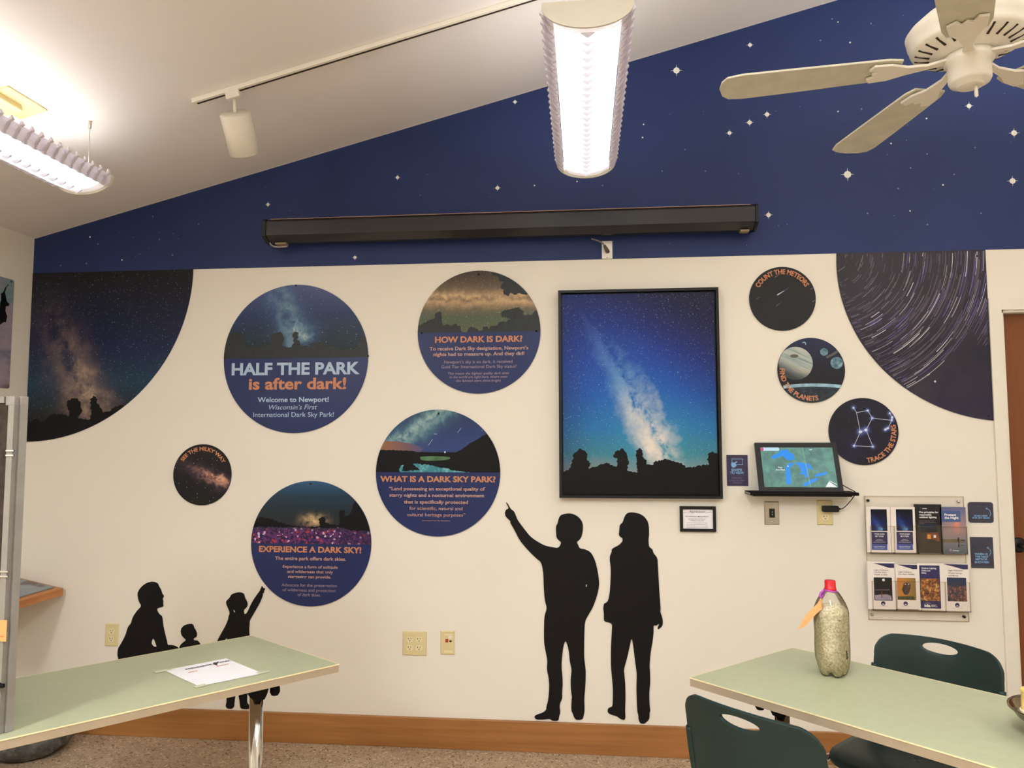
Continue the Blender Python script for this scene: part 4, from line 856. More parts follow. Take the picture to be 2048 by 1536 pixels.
for zb, zt, xa, xb in ((UY(1800, 1107, -.03).z, UY(1800, 1052, -.03).z, 1.309, 1.729), (UY(1800, 1221, -.03).z, UY(1800, 1162, -.03).z, 1.309, 1.731)):
    mb = MB(); mb.box((xa, -.0385, zb), (xb, -.0365, zt)).box((xa, -.0385, zb-.002), (xb, -.008, zb))
    mb.build('pocket_front', 'acrylic', rk)
    mb = MB(); mb.box((xa, -.0388, zt-.0012), (xb, -.0362, zt+.0004)).box((xa, -.0388, zb-.003), (xb, -.0362, zb-.0015))
    for i in range(5):
        xx = xa+(xb-xa)*i/4; mb.box((xx-.0009, -.0385, zb), (xx+.0009, -.008, zt))
    mb.build('pocket_divider', 'acredge', rk)
def rpx(mb, x0, y0, x1, y1, y, mi):   # rectangle given by photo corners
    a_, b_ = UY(x0, y1, y), UY(x1, y0, y); mb.add([(a_.x, y, a_.z), (b_.x, y, a_.z), (b_.x, y, b_.z), (a_.x, y, b_.z)], [(0, 1, 2, 3)], mi)
def ppx(mb, pts, k, ox, oy, y, mi):
    V, Fc = tri_fill(world_pts(pts, k, ox, oy, y)); mb.add([(a_, y, b_) for a_, b_ in V], Fc, mi)
M['galB'] = sky_print('print_brochure_milky_way', (-.06, .08), [(0, (16, 15, 22)), (.25, (20, 28, 46)), (.6, (26, 34, 78)), (1, (18, 18, 30))], (-.012, .03, -58.0), .016,
    [(0, (36, 52, 120)), (.5, (60, 92, 170)), (1, (130, 190, 200))], (-.06, .05, G([(0, 100), (.6, 190), (.9, 255), (1, 140)])), None, .3, .03, 40.0)
t = NT('print_dusk_sky', .4); x, y, z = t.co(); M['bdusk'] = t.color(t.mix(t.m('MULTIPLY', t.gauss(t.m('SUBTRACT', x, .014), .02), t.m('MULTIPLY', t.gauss(t.m('SUBTRACT', z, .03), .035), t.maprange(t.noise(40, 3), .3, .55))), t.ramp(t.maprange(z, -.11, .12), [(0, (78, 96, 104)), (.28, (130, 128, 136)), (.45, (158, 136, 134)), (.7, (140, 126, 140)), (1, (70, 88, 138))]), (222, 136, 120))).mat
t = NT('print_lit_street', .4); dd, cc = t.voro(70); M['bcity'] = t.color(t.ramp(t.noise(62, 4, .6, None, 1.0), [(.3, (44, 26, 18)), (.48, (136, 82, 40)), (.6, (206, 150, 86)), (.75, (242, 220, 180))])).mat
t = NT('print_city_dusk', .4); x, y, z = t.co(); M['bcity2'] = t.color(t.mix(t.maprange(z, .012, -.006), (44, 54, 82), t.ramp(t.noise(85, 4, .65, None, .5), [(.32, (34, 32, 40)), (.5, (84, 76, 82)), (.62, (176, 100, 62)), (.75, (214, 190, 170))]))).mat
t = NT('print_owl_ground', .4); x, y, z = t.co(); M['bowl_o'] = t.color(t.ramp(t.maprange(x, -.02, .03), [(0, (196, 132, 62)), (1, (142, 116, 60))])).mat
M['owl'] = flat('print_owl_brown', (70, 56, 46), .5, var=.5, scale=160); M['bdark'] = flat('print_dark', (30, 26, 28), .5, var=.1); M['bbrown'] = flat('print_dark_brown', (62, 54, 40), .5, var=.1); M['bnight'] = flat('print_night_blue', (28, 40, 64), .5, var=.1)
M['bamber'] = flat('print_amber', (216, 152, 70), .5, var=.1); M['bglow'] = flat('print_rust', (130, 70, 36), .5, var=.2, scale=90); M['bland'] = flat('print_shore', (112, 98, 78), .5, var=.15); M['bblue'] = flat('print_steel_blue', (72, 94, 142), .5, var=.05); M['bgreen'] = flat('print_moss', (70, 72, 40), .5, var=.4, scale=120)
M['bsnow'] = flat('print_lit_ground', (150, 142, 158), .5, var=.1)
def brochure(label, bb, y, draw, mats, back=0.0):
    a_, b_ = UY(bb[0], bb[3], y), UY(bb[2], bb[1], y); cx_, cz_ = (a_.x+b_.x)/2, (a_.z+b_.z)/2
    r_ = thing('brochure', label, 'brochure', (cx_, y, a_.z), 0, 'brochures in the wall rack')
    th = .010
    MB().box((a_.x, y, a_.z), (b_.x, y+th, b_.z)).build('booklet', 'cardw' if not back else back, r_)
    mb = MB(); draw(mb, y-.0004); mb.build('cover_print', mats, r_, org=(cx_, y, cz_), fix=False)
    return r_
BY = -.0335
def b_dark(k, ox, oy, x0, x1):
    def f(mb, y):
        rpx(mb, ox+x0[0]/k, oy+425/k, ox+x1[0]/k, oy+895/k, y, 0); rpx(mb, ox+x0[1]/k, oy+920/k, ox+x1[1]/k, oy+1188/k, y, 1); rpx(mb, ox+x0[1]/k, oy+1188/k, ox+x1[1]/k, oy+1312/k, y, 2)
        c = (x0[1]+x1[1])/2
        for s_, w_, yy, hh in (('YOUR DARK', 232, 980, 30), ('SKY PARK', 190, 1030, 30), ('available at', 120, 1090, 14), ('Newport State Park', 170, 1118, 16), ('Friends of Newport State Park', 270, 1150, 14), ('newportwilderness', 250, 1250, 20), ('Ellison Bay, Wisconsin', 220, 1280, 14)):
            text_px(mb, s_, ox+(c-w_/2)/k, ox+(c+w_/2)/k, oy+yy/k, hh/k, y-.0003, .03 if hh > 18 else .01, 0, 3)
    return f
brochure('first brochure from the left in the top row, starry photo above indigo block', (1735.5, 1013.5, 1779.5, 1104.5), BY, b_dark(10.97, 1720, 980, (248, 258), (585, 598)), [M['galB'], 'navy2', 'bluestrip', 'lwhite'])
brochure('second brochure from the left in the top row, starry photo above indigo block', (1784, 1014, 1831, 1105), BY, b_dark(10.97, 1720, 980, (803, 808), (1150, 1158)), [M['galB'], 'navy2', 'bluestrip', 'lwhite'])
def b_five(mb, y):
    k, ox, oy = 11.82, 1820, 990
    rpx(mb, ox+162/k, oy+228/k, ox+735/k, oy+700/k, y, 0); rpx(mb, ox+180/k, oy+700/k, ox+745/k, oy+1362/k, y, 1); rpx(mb, ox+245/k, oy+690/k, ox+625/k, oy+880/k, y-.0002, 2)
    ppx(mb, [(270, 880), (420, 800), (480, 780), (640, 800), (640, 890)], k, ox, oy, y-.0003, 0)
    ppx(mb, [(400, 900), (640, 880), (680, 960), (700, 1110), (560, 1050), (380, 1030)], k, ox, oy, y-.0003, 3)
    rpx(mb, ox+415/k, oy+935/k, ox+490/k, oy+1035/k, y-.0004, 4); rpx(mb, ox+560/k, oy+945/k, ox+615/k, oy+1015/k, y-.0004, 5)
    for s_, a_, b_, yy, hh in (('darksky', 290, 400, 328, 22), ('Five principles for', 220, 670, 425, 40), ('responsible', 220, 505, 485, 40), ('outdoor lighting', 220, 628, 543, 40), ('Outdoor lighting can be beautiful', 220, 565, 620, 14), ('healthy and functional at night with', 220, 615, 653, 14), ('good design', 220, 330, 682, 14)): text_px(mb, s_, ox+a_/k, ox+b_/k, oy+yy/k, hh/k, y-.0003, .035 if hh > 20 else .005, 0, 5 if hh > 20 else 6)
    c = UY(ox+250/k, oy+317/k, y); mb.add([(c.x+.0042*math.cos(i*PI/6), y-.0003, c.z+.0042*math.sin(i*PI/6)) for i in range(12)], [tuple(range(12))], 7)
brochure('tall black brochure with a lit cabin at night, third in the top row', (1833, 1009, 1882.5, 1105.5), BY, b_five, ['bdark', 'bbrown', 'bnight', 'bglow', 'bamber', 'lwhite', 'ldim', 'navy2'], 'bdark')
def b_prot(mb, y):
    k, ox, oy = 11.82, 1820, 990
    rpx(mb, 1883.2, 1014.6, 1930.8, 1106.6, y, 0); rpx(mb, 1883.2, oy+370/k, ox+1190/k, oy+632/k, y-.0002, 1)
    ppx(mb, [(762, 1045), (1130, 1040), (1305, 1055), (1308, 1125), (762, 1128)], k, ox, oy, y-.0002, 2)
    ppx(mb, [(1125, 1090), (1130, 1010), (1145, 995), (1160, 1020), (1165, 1100), (1170, 1230), (1150, 1245), (1138, 1200), (1150, 1110)], k, ox, oy, y-.0003, 3); ppx(mb, [(1190, 1065), (1300, 1060), (1300, 1075), (1190, 1078)], k, ox, oy, y-.0003, 3); ppx(mb, [(1190, 1190), (1300, 1185), (1300, 1196), (1190, 1200)], k, ox, oy, y-.0003, 3)
    for s_, a_, b_, yy, hh in (('Protect', 815, 1090, 492, 55), ('the Night', 815, 1150, 565, 55), ('darksky', 1010, 1165, 1325, 26)): text_px(mb, s_, ox+a_/k, ox+b_/k, oy+yy/k, hh/k, y-.0004, .035, 0, 4)
    c = UY(ox+958/k, oy+1300/k, y); mb.add([(c.x+.006*math.cos(i*PI/7), y-.0003, c.z+.006*math.sin(i*PI/7)) for i in range(14)], [tuple(range(14))], 5)
brochure('pink dusk brochure titled Protect the Night, last in the top row', (1883.2, 1014.6, 1930.8, 1106.6), BY, b_prot, [M['bdusk'], 'bblue', 'bland', 'bdark', 'lwhite', 'ldim'], 'bblue')
def lp_common(mb, y, k, ox, oy, sw_, lines, img, logo):
    ppx(mb, sw_, k, ox, oy, y, 0)
    for s_, a_, b_, yy in lines: text_px(mb, s_, ox+a_/k, ox+b_/k, oy+yy/k, 30/k, y, .012, 0, 1)
    x0, y0, x1, y1 = img; a_, b_ = UY(ox+x0/k, oy+y1/k, y), UY(ox+x1/k, oy+y0/k, y); P_ = rrect(a_.x, a_.z, b_.x, b_.z, .003); mb.add([(p_[0], y, p_[1]) for p_ in P_], [tuple(range(len(P_)))], 2)
    c = UY(ox+logo[0]/k, oy+logo[1]/k, y); R_ = 50/11.82*.0023; mb.add([(c.x+R_*math.cos(i*PI/10), y, c.z+R_*math.sin(i*PI/10)) for i in range(20)], [tuple(range(20))], 0); mb.add([(c.x-R_*.5, y-.0002, c.z-R_*.55), (c.x+R_*.5, y-.0002, c.z-R_*.55), (c.x+R_*.35, y-.0002, c.z-R_*.15), (c.x-R_*.35, y-.0002, c.z-R_*.15)], [(0, 1, 2, 3)], 3)
    text_px(mb, 'International Dark-Sky Association', ox+(logo[0]-115)/k, ox+(logo[0]+115)/k, oy+(logo[1]+68)/k, 12/k, y, 0, 0, 4)
def b_health(mb, y):
    k, ox, oy = 11.82, 1720, 1110
    lp_common(mb, y, k, ox, oy, [(312, 192), (802, 200), (806, 306), (690, 306), (500, 245)], [('Light Pollution', 335, 672, 372), ('Can Put Your', 335, 628, 424), ('Health at Risk', 335, 655, 478)], (342, 535, 752, 1072), (550, 1143))
    c = UY(ox+555/k, oy+590/k, y); mb.add([(c.x+.0062*math.cos(i*PI/7), y-.0003, c.z+.0062*math.sin(i*PI/7)) for i in range(14)], [tuple(range(14))], 3)
    ppx(mb, [(352, 950), (460, 935), (640, 930), (735, 965), (752, 1050), (745, 1068), (360, 1062)], k, ox, oy, y-.0002, 5); ppx(mb, [(350, 820), (700, 820), (700, 832), (350, 830)], k, ox, oy, y-.0002, 4)
    ppx(mb, [(505, 860), (525, 860), (530, 990), (540, 1005), (490, 1005), (508, 985)], k, ox, oy, y-.0003, 6)
PM = ['navy2', 'lgrey', 'bdark', 'lwhite', 'ldim']
brochure('white brochure Light Pollution Can Put Your Health at Risk, first in the bottom row', (1737.8, 1124, 1788.5, 1218), BY, b_health, PM+['bsnow', 'bglow'])
def b_owl(mb, y):
    k, ox, oy = 11.82, 1720, 1110
    lp_common(mb, y, k, ox, oy, [(878, 226), (1368, 236), (1366, 330), (1250, 336), (1050, 275)], [('Light Pollution', 905, 1220, 415), ('Can Harm Wildlife', 905, 1290, 470)], (890, 545, 1312, 1062), (1080, 1150))
    ppx(mb, chaikin([(1040, 660), (1100, 650), (1180, 655), (1200, 720), (1195, 800), (1170, 860), (1140, 940), (1050, 945), (1015, 860), (985, 820), (1005, 780), (1020, 720)], 2), k, ox, oy, y-.0002, 5)
    ppx(mb, [(890, 985), (960, 975), (1240, 970), (1300, 1000), (1295, 1058), (892, 1055)], k, ox, oy, y-.0003, 6)
    for a_, b_ in ((1070, 690), (1150, 690)): 
        c = UY(ox+a_/k, oy+b_/k, y); mb.add([(c.x+.0035*math.cos(i*PI/5), y-.0004, c.z+.002*math.sin(i*PI/5)) for i in range(10)], [tuple(range(10))], 3)
brochure('white brochure with an owl photo, second in the bottom row', (1793.5, 1129, 1835.5, 1218), BY, b_owl, ['navy2', 'lgrey', M['bowl_o'], 'lwhite', 'ldim', 'owl', 'bgreen'])
def b_ida(mb, y):
    k, ox, oy = 10.97, 1820, 1110
    rpx(mb, ox+238/k, oy+232/k, ox+645/k, oy+1168/k, y, 0); rpx(mb, ox+244/k, oy+520/k, ox+640/k, oy+1000/k, y-.0002, 1)
    for s_, a_, b_, yy, hh in (('Outdoor Lighting,', 250, 580, 306, 34), ('Crime and', 250, 442, 358, 34), ('Safety', 250, 362, 408, 34), ('ida', 318, 452, 1138, 62), ('INTERNATIONAL', 465, 600, 1105, 14), ('DARK-SKY', 465, 560, 1122, 14), ('ASSOCIATION', 465, 605, 1140, 14)): text_px(mb, s_, ox+a_/k, ox+b_/k, oy+yy/k, hh/k, y-.0004, .05 if s_ == 'ida' else .025, 0, 2)
    for i in range(5): c = UY(ox+(345+i*26)/k, oy+(1062-8*math.sin(i*PI/4))/k, y); mb.add([(c.x+.0012*math.cos(j*PI/3), y-.0004, c.z+.0012*math.sin(j*PI/3)) for j in range(6)], [tuple(range(6))], 2)
brochure('white-bordered navy brochure with a golden street photo, third in the bottom row', (1838, 1127, 1884.5, 1220.5), BY-.0015, b_ida, ['navy2', M['bcity'], 'lwhite'])
def b_energy(mb, y):
    k, ox, oy = 10.97, 1820, 1110
    lp_common(mb, y, k, ox, oy, [(718, 195), (1270, 212), (1270, 316), (1170, 316), (950, 255)], [('Light Pollution', 840, 1150, 355), ('Wastes Energy', 840, 1140, 412), ('and Money', 840, 1062, 466)], (830, 500, 1230, 1015), (1038, 1100))
brochure('white brochure Light Pollution Wastes Energy and Money, last in the bottom row', (1885.5, 1128, 1937, 1222), BY, b_energy, ['navy2', 'lgrey', M['bcity2'], 'lwhite', 'ldim'])

# ------------------------------------------------------------------ projection screen housing and cable plate
ps = thing('projector_screen', 'long black roll-up projector screen case mounted on the blue wall', 'projector screen', (-.38, 0, 2.46))
xa, xb = -1.566, .808
prof = [(-.003, 2.572), (-.128, 2.572), (-.140, 2.560), (-.140, 2.490), (-.085, 2.4655), (-.06, 2.4655), (-.003, 2.478)]
MB().prism([(xa, a_, b_) for a_, b_ in prof], (xb-xa, 0, 0)).build('housing', flat('screen_case_black', (36, 34, 34), .34, .45), ps, bevel=.002)
MB().box((xa+.02, -.135, 2.572), (xb-.02, -.02, 2.5745)).build('top_lip', flat('lip_lit_tan', (170, 140, 125), .5), ps)  # light on the case's top edge put into a tan colour
for x0, x1 in ((xa-.020, xa), (xb, xb+.014)):
    MB().prism([(x0, a_*1.03-.000, b_+(.004 if b_ > 2.52 else -.004)) for a_, b_ in prof], (x1-x0, 0, 0)).build('end_cap', 'black', ps, bevel=.002)
for x0, x1 in ((xa+.03, xa+.085), (xb-.06, xb-.02)):
    MB().box((x0, -.095, 2.456), (x1, -.06, 2.4655)).build('bottom_tab', flat('tab_tan', (150, 128, 100), .5), ps)
MB().tube(spline([(xa-.005, -.09, 2.475), (xa+.012, -.09, 2.452), (xa+.045, -.088, 2.444), (xa+.09, -.086, 2.4465)]), .004, 8).build('pull_cord', 'greyplastic', ps)
for x0 in (xa+.012, xb-.01):
    MB().tube(spline([(x0-.01, -.02, 2.576), (x0, -.05, 2.592), (x0+.014, -.09, 2.584), (x0+.02, -.13, 2.575)]), .003, 6).build('top_clip', 'black', ps)
cp = thing('cable_plate', 'small steel cable plate with a grey cord below the projector screen case', 'wall plate', (.123, 0, 2.36))
mb = MB().box((.0975, -.006, 2.3625), (.1495, -.001, 2.452)); p = UY(1214, 515, -.006); mb.wallpoly(circ(p.x, p.z, .0025, 10), -.0065, -.005, 1); mb.build('cover_plate', ['steel', 'slot'], cp, bevel=.0015)
k, ox, oy = 21.95, 1180, 460
pp = lambda a_, b_, y: tuple(UY(ox+a_/k, oy+b_/k, y))
MB().tube([pp(790, 950, -.006), pp(740, 860, -.03), pp(640, 690, -.045)], [.0085, .0085, .007], 12).build('plug', flat('plug_grey', (92, 84, 76), .5), cp)
MB().tube(spline([pp(640, 690, -.045), pp(560, 600, -.05), pp(420, 500, -.055), pp(200, 425, -.06), pp(60, 380, -.06)]), .004, 8).build('cord', flat('cord_grey', (112, 108, 108), .5), cp)

# ------------------------------------------------------------------ track light and pendant hangers
TY = -.775
def on_ceil(x): return cz(x)
tl = thing('track_light', 'white ceiling track with one hanging cylinder spotlight', 'track light', (-1.0, TY, cz(-1.0)))
xs, xe = -1.605, 1.6; ux = Vector((1, 0, SL)).normalized(); un = Vector((-SL, 0, 1)).normalized()
L_ = (xe-xs)*math.sqrt(1+SL*SL); c_ = Vector(((xs+xe)/2, TY, cz((xs+xe)/2)))-un*.0095
MB().obox(c_, ux, (0, 1, 0), un, L_, .036, .019).build('track_rail', 'white', tl, bevel=.002)
MB().obox(c_-un*.0098, ux, (0, 1, 0), un, L_-.03, .010, .0015).build('track_slot', 'slot', tl)
hx = -1.437; hc = Vector((hx, TY, cz(hx)))-un*.019
MB().obox(hc-un*.014, ux, (0, 1, 0), un, .06, .034, .030).build('track_adapter', 'white', tl, bevel=.003)
top = hc-un*.03; kb = UY(462, 224, TY)
sp = MB(); ct = UY(470, 226, TY+.0); cb = UY(484, 303, TY)
ax = Vector((-.03, .63, -.77)).normalized(); rr = .062
sp.tube([tuple(top), tuple(ct+ax*.0)], .0065, 10); so_ = sp.build('stem', 'white', tl)
q = ax.to_track_quat('Z', 'Y').to_matrix()
mb = MB().lathe([(0, 0), (rr-.005, 0), (rr, .005), (rr, .166), (rr-.004, .168), (rr-.006, .156), (0, .15)], (0, 0, 0), 40)
mb.v = [q @ v_+ct for v_ in mb.v]; mb.build('spot_cylinder', 'white', tl, fix=False)

FA = .130; FH = .068; FL = 1.215; H2 = .012
def dcurve(s_, n_, t0=-1.0, t1=1.0): return [(FA*s_*math.sin(PI/2*(t0+(t1-t0)*i/n_)), FH*(1-s_*math.cos(PI/2*(t0+(t1-t0)*i/n_)))) for i in range(n_+1)]
def fixture(label):
    r_ = thing('pendant_light', label, 'pendant light', (0, 0, 0), 0, 'louvered pendant lights')
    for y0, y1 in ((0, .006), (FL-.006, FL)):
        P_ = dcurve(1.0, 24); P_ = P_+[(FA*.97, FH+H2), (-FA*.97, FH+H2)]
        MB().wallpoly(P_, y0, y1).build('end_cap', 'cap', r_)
    for sg in (-1, 1):
        A_ = dcurve(.93, 8, .62*sg, 1.0*sg)+[(FA*.93*sg, FH+H2)]; n_ = len(A_)
        vs = [(x_, yy, z_) for yy in (.006, FL-.006) for x_, z_ in A_]+[(x_*.985, yy, z_+.001) for yy in (.006, FL-.006) for x_, z_ in A_]
        MB().add(vs, [(i, i+1, n_+i+1, n_+i) for i in range(n_-1)]+[(2*n_+i+1, 2*n_+i, 3*n_+i, 3*n_+i+1) for i in range(n_-1)]).build('side_panel', 'louver', r_, fix=False)
    D_ = dcurve(.88, 14, -.64, .64); n_ = len(D_)
    MB().add([(x_, yy, z_) for yy in (.045, FL-.045) for x_, z_ in D_], [(i, i+1, n_+i+1, n_+i) for i in range(n_-1)], 0, True).build('diffuser', 'lamp', r_, fix=False)
    for yy in (.006, FL-.045):
        A_ = dcurve(.86, 14, -.66, .66); MB().add([(x_, y_, z_) for y_ in (yy, yy+.039) for x_, z_ in A_], [(i, i+1, n_+i+1, n_+i) for i in range(n_-1)], 0, True).build('end_reflector', 'louver', r_, fix=False)
    for xx in (-.055, .055): MB().tube([(xx, .05, .052), (xx, FL-.05, .052)], .0127, 12).build('lamp_tube', 'tube', r_)
    MB().box((-.03, .006, .062), (.03, FL-.006, .084)).build('ballast_channel', 'white', r_)
    nb = 25
    for i in range(nb):
        yc = .02+(FL-.04)*(i+.5)/nb
        for sg in (-1, 1):
            o_ = dcurve(1.03, 8, .60*sg, 1.0*sg); i_ = dcurve(.93, 8, .60*sg, 1.0*sg)
            P_ = o_+[(FA*1.07*sg, FH+.008), (FA*1.00*sg, FH+.024)]+i_[::-1]; V, Fc = tri_fill(P_); n_ = len(P_); mb = MB()
            vs = [(x_, yc-.018*math.sin(PI*min(k_, 9)/9), z_) for k_, (x_, z_) in enumerate(P_[:11])]+[(x_, yc, z_) for x_, z_ in P_[11:]]
            mb.add(vs+[(x_, y_+.012, z_) for x_, y_, z_ in vs], [list(f_) for f_ in Fc]+[[j+n_ for j in f_[::-1]] for f_ in Fc]+[(j, (j+1) % n_, n_+(j+1) % n_, n_+j) for j in range(n_)])
            mb.build('side_fin', 'louver', r_)
        wv = .023
        MB().add([(-wv, yc, .0100), (wv, yc, .0100), (.003, yc-.002, -.007), (-.003, yc-.002, -.007), (-wv*.4, yc+.016, .0085), (wv*.4, yc+.016, .0085)], [(0, 1, 2, 3), (0, 3, 4), (1, 5, 2), (3, 2, 5, 4), (0, 4, 5, 1)]).build('spine_fin', 'spine', r_)
    return r_
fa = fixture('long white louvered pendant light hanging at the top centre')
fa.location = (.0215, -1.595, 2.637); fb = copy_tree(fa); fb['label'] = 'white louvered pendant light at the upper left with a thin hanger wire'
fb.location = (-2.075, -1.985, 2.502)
def hanger(par, x, y, z0, xw):
    zc = cz(xw)
    MB().tube([(xw, y, z0), (xw, y, zc)], .0016, 6).build('hanger_wire', 'steel', par)
    MB().tube([(xw, y, zc-.03), (xw, y, zc)], .006, 10).build('hanger_cap', 'steel', par)
hanger(fb, 0, -.846, 2.59, -2.006); hanger(fa, 0, -.55, 2.70, .0215); hanger(fa, 0, -1.45, 2.70, .0215)
cy_ = -1.10; cx_ = -2.13
MB().obox(Vector((cx_, cy_, cz(cx_)))-un*.004, ux, (0, 1, 0), un, .12, .20, .008).obox(Vector((cx_-.02, cy_-.06, cz(cx_-.02)))-un*.02, ux, (0, 1, 0), un, .07, .16, .024).build('ceiling_canopy', 'cream', fb, bevel=.002)

# ------------------------------------------------------------------ ceiling fan
fc = Vector((1.015, -1.625, 2.47)); fan = thing('ceiling_fan', 'white five-blade ceiling fan at the upper right', 'ceiling fan', fc)
fz = fc.z
MB().tube([(fc.x, fc.y, fz+.15), (fc.x, fc.y, cz(fc.x))], .013, 14).build('downrod', 'white', fan)
MB().lathe([(.03, -.09), (.065, -.05), (.07, -.0), (.07, .03)], (fc.x, fc.y, cz(fc.x)), 28).build('canopy', 'white', fan)
MB().lathe([(.03, .155), (.06, .148), (.105, .128), (.137, .100), (.146, .088), (.144, .080), (.142, .066), (.136, .056), (.137, .050), (.132, .040), (.115, .031), (.078, .022), (.074, .016), (0, .016)], fc, 56).build('motor_housing', 'white', fan, fix=False)
for i in range(24):
    a_ = 2*PI*i/24
    MB().obox(fc+Vector((math.cos(a_)*.108, math.sin(a_)*.108, .0295)), (math.cos(a_), math.sin(a_), .35), (-math.sin(a_), math.cos(a_), 0), (-.35*math.cos(a_), -.35*math.sin(a_), 1), .036, .005, .003).build('vent_slot', 'slot', fan)
MB().lathe([(.058, .018), (.058, -.004), (.05, -.008), (.05, -.052), (.046, -.060), (.033, -.064), (.032, -.068), (.028, -.07), (0, -.07)], fc, 40).build('switch_housing', 'white', fan, fix=False)
MB().lathe([(0, 0), (.003, 0), (.0045, -.02), (.0045, -.03), (0, -.034)], fc+Vector((.008, -.012, -.07)), 12).build('pull_chain', 'white', fan)
bm_ = flat('fan_blade_white', (206, 200, 178), .45, .4)
for i in range(5):
    a_ = math.radians(171+72*i-0); dr_ = Vector((math.cos(a_), math.sin(a_), 0)); sd = Vector((-math.sin(a_), math.cos(a_), 0)); tl_ = math.radians(2)
    sdt = sd*math.cos(tl_)+Vector((0, 0, 1))*math.sin(tl_)
    out = [(.165, -.046), (.20, -.055), (.45, -.066), (.57, -.069), (.605, -.062), (.622, -.04), (.63, 0), (.625, .035), (.61, .058), (.57, .066), (.45, .062), (.20, .052), (.165, .042)]
    P_ = [fc+dr_*r0+sdt*s0+Vector((0, 0, .0)) for r0, s0 in out]
    nn = dr_.cross(sdt).normalized()*.006
    MB().prism(P_, nn).build('blade', bm_, fan, bevel=.001)
    mb = MB()
    o1 = [(.05, -.016), (.10, -.012), (.15, -.020), (.19, -.040), (.235, -.044), (.245, -.022), (.225, -.012), (.235, 0), (.225, .012), (.245, .022), (.235, .044), (.19, .040), (.15, .020), (.10, .012), (.05, .016)]
    mb.prism([fc+dr_*r0+sdt*(s0 if r0 > .12 else s0*.9)+Vector((0, 0, -.009+(.012*max(0, (.12-r0)/.07)))) for r0, s0 in o1], Vector((0, 0, .007)))
    mb.build('blade_bracket', 'white', fan, bevel=.0015)

# ------------------------------------------------------------------ left side: wall poster, slanted shelf, rock
lp = thing('wall_poster', 'cloudy sky poster with dark branches on the left wall', 'poster', (XL, -.7, 1.74))
pz0, pz1, py1, py0 = 1.737, 2.297, -.128, -.98
t = NT('print_cloudy_sky', .35); x, y, z = t.co()
M['lsk'] = t.color(t.mix(t.maprange(t.noise(5, 5, .6, t.vec(x, t.m('MULTIPLY', y, 1.0), t.m('MULTIPLY', z, 2.6))), .4, .62), t.ramp(t.maprange(z, -.02, .56), [(0, (84, 52, 44)), (.06, (88, 58, 44)), (.08, (150, 128, 130)), (.3, (116, 118, 136)), (.6, (152, 140, 156)), (.72, (124, 146, 150)), (1, (116, 150, 156))]), (164, 148, 160))).mat
mb = MB(); P_ = rrect(py0, pz0, py1, pz1, .012)
mb.prism([(XL+.004, a_, b_) for a_, b_ in P_], (-.004, 0, 0))
W2 = lambda pts: [(lambda v_: (v_.y, v_.z))(UX(a_/5.49, 540+b_/5.49, XL+.0045)) for a_, b_ in pts]
br = [(100, 160), (75, 185), (55, 245), (65, 290), (75, 345), (105, 375), (95, 395), (65, 400), (60, 450), (80, 510), (65, 575), (45, 570), (25, 585), (0, 600)]
bp = W2(br)+[(-.55, 1.9), (-.6, 2.1), (-.35, 2.2)]+W2([(0, 420), (12, 330), (10, 260), (38, 240), (55, 195), (90, 158)])
V, Fc = tri_fill(jag(bp+[bp[0]], .02, .006, 4)[:-1]); mb.add([(XL+.0046, a_, b_) for a_, b_ in V], Fc, 1)
mb.build('print_panel', [M['lsk'], 'tree'], lp, org=(XL, -.5, pz0), fix=False)
p = UX(22.5, 563.5, XL+.004); MB().lathe([(0, .003), (.004, .002), (.005, 0)], (XL+.004, p.y, p.z), 10, axis='x').build('screw', 'screwm', lp)
sl = thing('slanted_shelf', 'slanted oak shelf with a blue-grey panel in the left corner', 'shelf', (XL, -.35, .70))
ex, wz, ez = -2.648, .775, .722; yA, yB = -.025, -.75
MB().prism([(XL+.001, yA, wz), (ex, yA, ez), (ex, yA, ez-.036), (XL+.001, yA, wz-.036)], (0, yB-yA, 0)).build('shelf_board', 'oaky', sl, bevel=.002)
sv = Vector((ex-XL, 0, ez-wz)).normalized(); sn = Vector((-sv.z, 0, sv.x))
t = NT('print_reading_panel', .35); x, y, z = t.co()
M['rpan'] = t.color(t.mix(t.maprange(t.noise(11, 4), .52, .62), t.ramp(t.noise(4, 3), [(.3, (120, 134, 142)), (.7, (142, 150, 152))]), (104, 84, 86))).mat
MB().obox(Vector((XL, (yA+yB)/2, wz))+sv*.128+sn*.003, sv, (0, 1, 0), sn, .225, abs(yB-yA)-.05, .005).build('reading_panel', M['rpan'], sl)
rb = NT('rock_grey', .55, .4); M['rock'] = rb.color(rb.ramp(rb.noise(11, 6, .65, None, .6), [(.32, (34, 33, 30)), (.5, (72, 68, 62)), (.66, (112, 106, 96))])).bump(rb.noise(20, 5), .5, .03).mat
bmr = bmesh.new(); bmesh.ops.create_icosphere(bmr, subdivisions=4, radius=1)
from mathutils import noise as mnoise
mb = MB(); vs = []
for v_ in bmr.verts:
    n_ = v_.co; k_ = 1+.16*mnoise.noise(n_*1.7)+.05*mnoise.noise(n_*5)
    vs.append((-2.66+n_.x*.225*k_, -.225+n_.y*.18*k_, max(.001, .062+n_.z*.085*k_)))
mb.add(vs, [[v_.index for v_ in f_.verts] for f_ in bmr.faces], 0, True); bmr.free()
tag(mb.build('rock', 'rock', org=(-2.66, -.225, 0)), 'dark grey mottled rock on the floor under the left table', 'rock')

